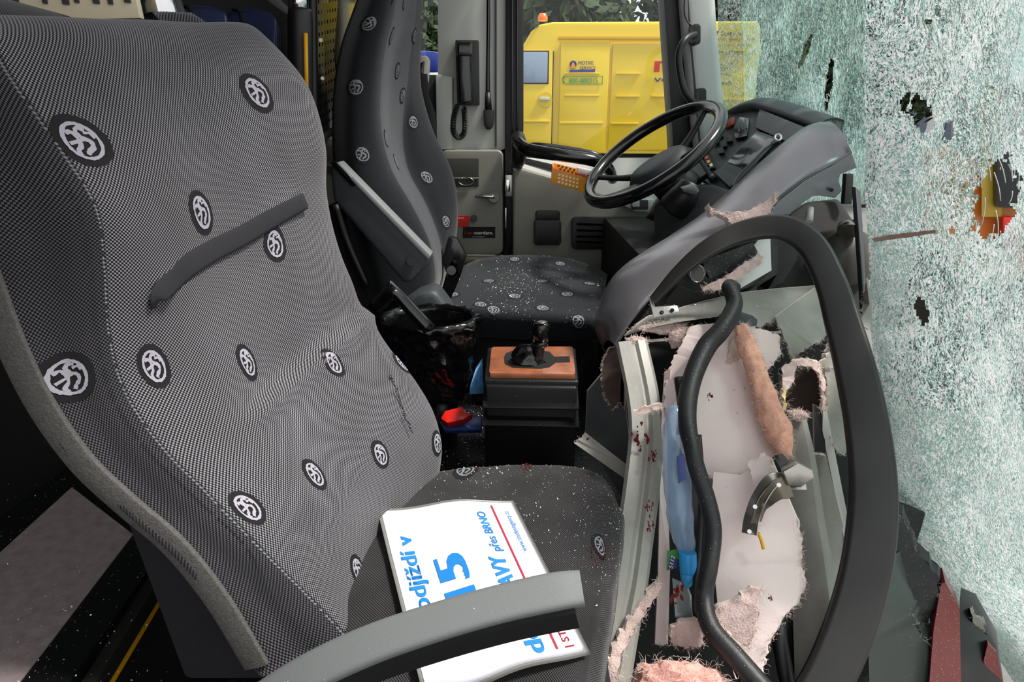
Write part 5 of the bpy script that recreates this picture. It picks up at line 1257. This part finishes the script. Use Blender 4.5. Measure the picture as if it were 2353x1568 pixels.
text('lettering', '5112', P(1545, 1308, .855), (P(1552, 1275, .865) - P(1545, 1308, .855)), (P(1535, 1303, .855) - P(1545, 1308, .855)), .008, M_white, tgk, width=.021, bold=.03)
# clear film
fm = slab('plastic_film', [P(1545, 1330, .83), P(1580, 1345, .83), P(1600, 1400, .80), P(1592, 1430, .79), P(1552, 1420, .79)], (0, .002, 0), mat('clear_film', (190, 200, 200), .1, trans=.6, coat=.5), rnd=.0005)
tag(fm, 'scrap of clear film stained red below the blue bottle cap', 'film')
# --- metal clamp
mc = thing('metal_clamp', 'bent shiny metal hinge clamp hanging on the pale torn dashboard sheet', 'clamp', P(1780, 1150, .87))
q = [P(1722, 1228, .84), P(1728, 1190, .855), P(1745, 1145, .86), P(1775, 1105, .87), P(1810, 1108, .87), P(1850, 1110, .87)]
b = sweep_bm(q, rprof(.013, .0015, .001, 1), up=V((-.6, -.55, .6)).normalized(), steps=6)
smooth_by_angle(mkobj('strap', b, M_steel, mc))
b = sweep_bm([P(1735, 1200, .85), P(1752, 1160, .855), P(1785, 1128, .86), P(1815, 1118, .862)], rprof(.018, .002, .001, 1), up=V((.6, -.55, .5)).normalized(), steps=6)
smooth_by_angle(mkobj('inner_strap', b, mat('tarnished_steel', (110, 104, 92), .3, 1), mc))
slab('hinge_block', [P(1800, 1085, .86), P(1835, 1065, .865), P(1868, 1082, .86), P(1872, 1100, .855), P(1840, 1122, .855), P(1812, 1118, .855)], (0, .014, 0), M_steel, mc, rnd=.003)
slab('hinge_tongue', [P(1780, 1050, .90), P(1800, 1045, .9), P(1825, 1075, .885), P(1800, 1088, .88)], (0, .004, 0), M_gloss, mc, rnd=.001)
for x, y in ((1722, 1222), (1735, 1165), (1790, 1115)): tube('rivet', [P(x, y, .835), P(x, y, .85)], .0035, M_chrome, mc, spline=False)
tube('wire_stub', [P(1742, 1225, .85), P(1750, 1245, .845), P(1754, 1262, .84)], .003, M_yellow2, mc, n=6)
# --- fallen strip plate
fp = torn('metal_strip', [(1318, 1018, 1.14), (1345, 996, 1.15), (1450, 1078, 1.04), (1452, 1112, 1.02)], M_panel, None, tear={0}, wh=20, wl=.006, ext=(.002, .006, -.003))
tag(fp, 'flat grey strip with a torn end sticking out beside the broken dashboard', 'strip')
tube('screw_hole', [P(1352, 1010, 1.135), P(1352, 1010, 1.14)], .0035, M_blackm, fp, spline=False)

# --- BIG HOOP
hp = thing('black_hoop', 'large black curved plastic frame arching over the broken dashboard', 'frame', P(1960, 1500, .75))
cen = [(1500, 690, 1.22, 10), (1560, 625, 1.22, 16), (1625, 572, 1.22, 22), (1700, 535, 1.22, 26), (1790, 522, 1.20, 29), (1860, 560, 1.16, 32), (1905, 640, 1.10, 33), (1936, 740, 1.04, 36), (1968, 860, .98, 39), (1992, 980, .92, 42), (2005, 1100, .87, 46), (2002, 1220, .82, 50), (1982, 1340, .78, 52), (1945, 1460, .74, 54), (1890, 1580, .70, 55), (1800, 1720, .66, 56)]
pth = [P(x, y, Y) for x, y, Y, w_ in cen]; sc_ = [w_ / F * Y / .03 * (1.0 + .25 * min(1, max(0, (y - 600) / 300))) for x, y, Y, w_ in cen]
b = sweep_bm(pth, rprof(.030, .011, .009, 5), up=V((-.35, -.8, .5)).normalized(), steps=8, scale=sc_)
smooth_by_angle(mkobj('frame_band', b, M_hoop, hp), 40)

# --- right lower bits
rc = thing('front_corner_shell', 'dark grey broken front corner shell at the lower right below the cracked glass', 'shell', P(2060, 1560, .8))
torn('dark_wedge', [(2040, 1300, .90), (2056, 1290, .92), (2090, 1400, .88), (2130, 1480, .86), (2135, 1640, .80), (2000, 1640, .78), (1995, 1480, .84)], mat('dark_green_grey', (60, 66, 62), .3, speck=.03), rc, tear={2}, wh=10, lip=False, ext=(.03, .03, 0))
torn('black_corner', [(2058, 1180, .98), (2075, 1190, .98), (2105, 1270, .95), (2160, 1330, .92), (2150, 1400, .90), (2120, 1460, .88), (2070, 1380, .90), (2050, 1250, .95)], mat('charred_black', (24, 24, 25), .5, bump=1, bscale=60, speck=.1), rc, amp=.004, wh=20, lip=False, ext=(.02, .03, 0))
torn('maroon_panel', [(2162, 1345, .92), (2172, 1338, .92), (2205, 1400, .90), (2210, 1640, .80), (2130, 1640, .79), (2145, 1450, .87)], M_red2, rc, tear=set(), wh=0, lip=False, ext=(.02, .04, 0))
torn('black_gusset', [(2205, 1385, .93), (2240, 1400, .93), (2290, 1490, .9), (2310, 1640, .84), (2205, 1640, .82)], mat('wet_black', (14, 14, 16), .3), rc, tear=set(), wh=0, lip=False, ext=(.03, .04, 0))
torn('maroon_tip', [(2270, 1480, .895), (2290, 1500, .89), (2312, 1600, .86), (2300, 1640, .85), (2260, 1520, .88)], M_red2, rc, tear={2}, wh=0, lip=False, ext=(.01, .02, 0))
torn('crumpled_trim', [(2230, 1405, .92), (2250, 1420, .92), (2290, 1495, .90), (2270, 1500, .90), (2240, 1460, .91)], M_panel2, rc, amp=.004, wh=10, lip=False, ext=(.01, .02, 0))
torn('torn_fin', [(1984, 690, 1.25), (1990, 640, 1.27), (1998, 700, 1.22), (2000, 760, 1.18), (1975, 745, 1.19)], M_panel2, rc, tear={0, 4}, wh=20, lip=False, ext=(.01, .01, 0))

# ================================================================== WINDSHIELD
def holes(blobs):
    def skip(s, i, j):
        p = (s.g[i][j] + s.g[min(i + 1, s.R - 1)][min(j + 1, s.K - 1)]) * .5
        q = proj(p)
        for x, y, a, b_, rot in blobs:
            dx, dy = q[0] - x, q[1] - y; c_, s_ = cos(rot), sin(rot)
            u, v = (dx * c_ + dy * s_) / a, (-dx * s_ + dy * c_) / b_
            if u * u + v * v < 1 + .9 * noise.noise(V((q[0] / 14, q[1] / 14, 3))): return True
        return False
    return skip
ws = thing('windshield', 'shattered green-white windshield sagging inward across the right side', 'windshield', V((.9, 1.4, .15)))
# right (dense) sheet
G = []
left_edge = [(1986, -120), (1987, 0), (1986, 120), (1988, 240), (1988, 360), (1992, 500), (1996, 640), (2006, 800), (2025, 950), (2046, 1080), (2062, 1200), (2110, 1290), (2190, 1390), (2262, 1468), (2330, 1570)]
for k, (x, y) in enumerate(left_edge):
    t = k / 14
    Yl = 1.62 - .62 * max(0, (y - 100) / 1500)
    row = [P(x, y, Yl)]
    for f_, dy in ((.12, 0), (.28, 0), (.45, 0), (.62, 0), (.8, 0), (1, 0), (1.25, 0)):
        xr = x + (2400 - x) * f_ if x < 2150 else x + 260 * f_
        Ye = .92 - .12 * t
        Yp = Yl + (Ye - Yl) * f_ + .05 * sin(f_ * pi * 1.3)
        row.append(P(xr, y + dy * f_, Yp))
    G.append(row)
s = Surf(G, 22, 34, lambda u, v, p: .010 * noise.noise(p * 5) + .003 * noise.noise(p * 22))
bm = s.mesh(thick=0, skip=holes([(2118, 262, 26, 44, -.5), (2080, 235, 10, 22, .4), (2180, 300, 12, 22, 0), (2290, 455, 48, 95, .25), (2118, 715, 14, 34, -.35), (2188, 532, 7, 9, 0), (2135, 48, 8, 6, 0)]))
mkobj('crazed_glass', bm, M_shatR, ws)
# left sheet (towards the far pillar)
G = []
for y in (-120, 0, 120, 240, 360, 470):
    t = (y + 120) / 590
    G.append([P(1700 + 18 * t, y, 2.46), P(1755, y, 2.33), P(1820, y, 2.15), P(1890, y, 1.96), P(1950, y, 1.78), P(1990, y, 1.66)])
s = Surf(G, 40, 30, lambda u, v, p: .006 * noise.noise(p * 6))
mkobj('crazed_glass', s.mesh(skip=holes([(1905, 190, 7, 60, .12), (1850, 120, 6, 50, .35)])), M_shatL, ws)
G = []
for y in (-120, 0, 120, 240, 360):
    G.append([P(1650 - max(0, (60 - y)) * .02, y, 2.5), P(1680, y, 2.48), P(1702 + 15 * (y + 120) / 590, y, 2.462)])
s = Surf(G, 16, 12)
mkobj('crazed_glass', s.mesh(), M_shatY, ws)
# crack strands (splinters) hanging in the holes
for k in range(26):
    x = R.uniform(2245, 2350); y = R.uniform(180, 540); a = R.uniform(1.2, 1.9); L_ = R.uniform(15, 70)
    Yq = 1.02 + (2353 - x) / 1100
    tube('glass_splinter', [P(x, y, Yq), P(x + cos(a) * L_ * .5 + 3, y + sin(a) * L_ * .5, Yq), P(x + cos(a) * L_, y + sin(a) * L_, Yq)], .0009, M_crumb, ws, n=4, steps=2)
# the torn pink seam across the glass
torn('seam_tear', [(2000, 548, 1.40), (2040, 540, 1.37), (2100, 533, 1.31), (2150, 528, 1.26), (2150, 535, 1.26), (2090, 545, 1.32), (2010, 556, 1.40)], mat('pinkish_film', (214, 176, 168), .5), ws, ext=(-.001, -.002, 0), wh=0, amp=.001)

# ================================================================== GEAR CONSOLE
gc = thing('gear_console', 'black gear selector box with wooden top plate between the two seats', 'gear console', V((.05, 1.4, .28)))
ty = P(1220, 860, 1.27).z
def zpt(x, y, z): return PZ(x, y, z)
ztop = P(1220, 868, 1.26).z
slab('box', [zpt(1112, 885, ztop - .01), zpt(1327, 890, ztop - .01), zpt(1322, 812, ztop - .01), zpt(1120, 808, ztop - .01)], (0, 0, -(ztop - .01 - .28)), M_box, gc, rnd=.008, seg=3)
slab('upper_rim', [zpt(1112, 872, ztop), zpt(1330, 876, ztop), zpt(1324, 800, ztop), zpt(1120, 798, ztop)], (0, 0, -.018), M_box, gc, rnd=.006, seg=3)
slab('box_band', [zpt(1109, 935, ztop - .05), zpt(1331, 938, ztop - .05), zpt(1326, 850, ztop - .05), zpt(1114, 848, ztop - .05)], (0, 0, -.006), M_box, gc, rnd=.002)
slab('box_band', [zpt(1108, 976, ztop - .085), zpt(1331, 980, ztop - .085), zpt(1326, 890, ztop - .085), zpt(1113, 886, ztop - .085)], (0, 0, -.004), M_box, gc, rnd=.001)
zw = ztop + .012
slab('wood_plate', [zpt(1124, 853, zw), zpt(1126, 857, zw), zpt(1318, 860, zw), zpt(1322, 856, zw), zpt(1316, 798, zw), zpt(1312, 796, zw), zpt(1134, 797, zw), zpt(1129, 800, zw)], (0, 0, -.014), M_wood, gc, rnd=.001)
op = [(1158, 822), (1162, 812), (1178, 806), (1240, 806), (1262, 808), (1274, 820), (1276, 834), (1262, 844), (1240, 847), (1180, 845), (1160, 836)]
slab('selector_opening', [zpt(x, y, zw + .001) for x, y in op], (0, 0, -.002), M_blackm, gc, rnd=0)
slab('selector_slot', [zpt(1262, 820, zw + .0012), zpt(1309, 819, zw + .0012), zpt(1310, 832, zw + .0012), zpt(1264, 833, zw + .0012)], (0, 0, -.002), M_blackm, gc, rnd=0)
bm = bmesh.new(); base_ = zpt(1215, 832, zw)
tube_bm([base_ + V((0, 0, -.002)), base_ + V((.006, 0, .018)), base_ + V((.018, .002, .034)), base_ + V((.026, .004, .052))], [.042, .034, .018, .012], n=20, bm=bm, wob=.5, flat=.65)
bmesh.ops.recalc_face_normals(bm, faces=bm.faces); mkobj('leather_gaiter', bm, M_gloss, gc)
gk = tube('gear_lever', [P(1238, 815, 1.30), P(1241, 792, 1.30), P(1242, 780, 1.30)], [.010, .009, .008], M_black, gc)
tube('lever_collar', [P(1242, 795, 1.30), P(1242, 783, 1.30)], [.017, .018], M_gloss, gc, spline=False)
tube('gear_knob', [P(1242, 784, 1.30), P(1243, 770, 1.30), P(1244, 752, 1.30), P(1245, 742, 1.30), P(1245, 738, 1.30)], [.013, .018, .0195, .016, .007], M_gloss, gc, n=20)
b = tube_bm([P(1245, 742, 1.285), P(1245, 739.5, 1.285)], .009, n=16, spline=False); bmesh.ops.recalc_face_normals(b, faces=b.faces); mkobj('knob_badge', b, M_steel, gc)

# --- litter packets
r1 = slab('packet', [P(1012, 962, 1.33), P(1022, 944, 1.35), P(1062, 934, 1.37), P(1072, 948, 1.35), P(1086, 952, 1.34), P(1064, 962, 1.33), P(1028, 972, 1.31)], (0, .01, -.02), M_red, rnd=.004)
tag(r1, 'crumpled red packet on the floor left of the gear console', 'packet')
r2 = slab('packet', [P(1010, 970, 1.36), P(1060, 962, 1.38), P(1108, 955, 1.40), P(1106, 988, 1.34), P(1022, 990, 1.34)], (0, .02, -.02), mat('blue_packet', (66, 92, 170), .3, var=.3, vscale=40), rnd=.003)
tag(r2, 'flat blue packet on the floor below the red packet', 'packet')
r3 = slab('packet', [P(1080, 890, 1.38), P(1092, 850, 1.42), P(1108, 828, 1.44), P(1112, 905, 1.40), P(1078, 908, 1.38)], (0, .02, 0), mat('light_blue_packet', (90, 150, 205), .3, var=.4, vscale=50), rnd=.003)
tag(r3, 'light blue packet tucked between the bin liner and the gear console', 'packet')

# --- bin with bag
bi = thing('bin_with_liner', 'black crumpled plastic bin liner in a bin beside the driver seat', 'bin', P(990, 920, 1.45))
bm = bmesh.new(); nR = 26; nA = 56; rings = []
cx0, cy0 = 985, 735
for i in range(nR):
    t = i / (nR - 1)
    c = P(985 + 20 * t, 735 + 150 * t, 1.45)
    ct = P(985, 728, 1.45); cb_ = P(1012, 905, 1.45); c = ct.lerp(cb_, t)
    ra = .118 - .045 * t ** 1.5
    ring = []
    for k in range(nA):
        a = 2 * pi * k / nA
        w_ = .016 * noise.noise(V((cos(a) * 4, sin(a) * 4, t * 5))) + .010 * noise.noise(V((cos(a) * 11, sin(a) * 11, t * 9))) + (.006 * sin(a * 9) if t < .15 else 0)
        r = ra + w_ + (.008 if t < .12 else 0)
        ring.append(bm.verts.new(c + V((cos(a) * r, sin(a) * r * .85, .012 * noise.noise(V((cos(a) * 5, sin(a) * 5, 9))) * (1 - t)))))
    rings.append(ring)
inner = []
for i in range(8):
    t = i / 7; c = ct.lerp(cb_, t * .6)
    inner.append([bm.verts.new(c + V((cos(2 * pi * k / nA) * (.112 - .02 * t + .01 * noise.noise(V((cos(k * .11) * 5, sin(k * .11) * 5, t * 4)))), sin(2 * pi * k / nA) * (.112 - .02 * t) * .85, .004))) for k in range(nA)])
allr = inner[::-1] + rings
for i in range(len(allr) - 1):
    for k in range(nA):
        f = bm.faces.new((allr[i][k], allr[i][(k + 1) % nA], allr[i + 1][(k + 1) % nA], allr[i + 1][k])); f.smooth = True
bm.faces.new(rings[-1]); bm.faces.new(inner[-1])
bmesh.ops.recalc_face_normals(bm, faces=bm.faces)
mkobj('liner', bm, M_bag, bi)
b = tube_bm([P(1012, 900, 1.45), V((P(1012, 900, 1.45).x, P(1012, 900, 1.45).y, .28))], [.045, .04], n=24, spline=False)
bmesh.ops.recalc_face_normals(b, faces=b.faces); mkobj('bin_body', b, M_box, bi)
vh = thing('folded_handle', 'black angled lever handle sticking up in front of the bin liner', 'handle', P(940, 740, 1.34))
tube('handle_bar', [P(862, 712, 1.36), P(885, 690, 1.35), P(900, 674, 1.34), P(912, 678, 1.34), P(940, 710, 1.34), P(985, 758, 1.34)], .013, M_gloss, vh, n=12, steps=5)
tube('handle_plate', [P(850, 706, 1.37), P(893, 660, 1.365), P(905, 658, 1.365), P(995, 752, 1.36)], .006, M_black, vh, n=8, steps=5)

# ================================================================== GLASS CRUMBS (uncountable)
def crumbs(name, label, pts, m=M_crumb, smin=.0008, smax=.0022):
    bm = bmesh.new()
    for p in pts:
        q = R.uniform(smin, smax) if R.random() < .9 else R.uniform(smax, smax * 1.8)
        a = [V((R.gauss(0, 1), R.gauss(0, 1), R.gauss(0, 1))).normalized() * q for _ in range(4)]
        vs = [bm.verts.new(p + x + V((0, 0, q))) for x in a]
        for t in ((0, 1, 2), (0, 2, 3), (0, 3, 1), (1, 3, 2)): bm.faces.new([vs[i] for i in t])
    return tag(mkobj(name, bm, m), label, 'glass crumbs', kind='stuff')
def on_surf(s, n, cx=None, cy=None, sg=60, lo=0, hi=1):
    out = []
    while len(out) < n:
        x = R.uniform(lo, hi) * (s.R - 2); y = R.uniform(0, 1) * (s.K - 2); p, nn = s.ev(x, y)
        if cx is not None:
            q = proj(p); d2 = ((q[0] - cx) ** 2 + (q[1] - cy) ** 2) / sg ** 2
            if R.random() > math.exp(-d2): continue
        out.append(p)
    return out
crumbs('glass_crumbs', 'tiny bright glass crumbs sprinkled over the driver seat cushion', on_surf(drv_cush, 420, 1190, 655, 45) + on_surf(drv_cush, 420, 1220, 660, 150), smin=.0009, smax=.0022)
crumbs('glass_crumbs', 'tiny glass crumbs scattered over the near seat cushion', on_surf(GC, 900, 1180, 1130, 190) + on_surf(GC, 350, 1390, 1250, 120), smin=.0004, smax=.0013)
crumbs('red_debris', 'dark red specks at the far edge of the near seat cushion', [p for p in on_surf(GC, 130, 1210, 1075, 9)] + on_surf(GC, 50, 1100, 1090, 25) + on_surf(GC, 60, 1370, 1270, 22), M_blood, .0008, .002)
fp_ = []
for k in range(2600):
    p = V((R.uniform(-.2, .45), R.uniform(1.15, 1.75), .281)); fp_.append(p)
crumbs('glass_crumbs', 'glass crumbs strewn over the dark floor around the gear console', fp_, smin=.0008, smax=.002)
crumbs('glass_crumbs', 'glass crumbs stuck on the speckled step beside the near seat', [PZ(R.uniform(-200, 420), R.uniform(1100, 1600), sz_ + .003) for _ in range(260)], smin=.0005, smax=.0016)
crumbs('glass_crumbs', 'fine glass crumbs on the top shelf of the broken dashboard', [P(R.uniform(1470, 1860), 0, 1.25) * 0 + P(R.uniform(1480, 1780), R.uniform(700, 735), 1.205) for _ in range(260)], smin=.0004, smax=.0012)

for o in bpy.data.objects:
    if '_w' in o: del o['_w']
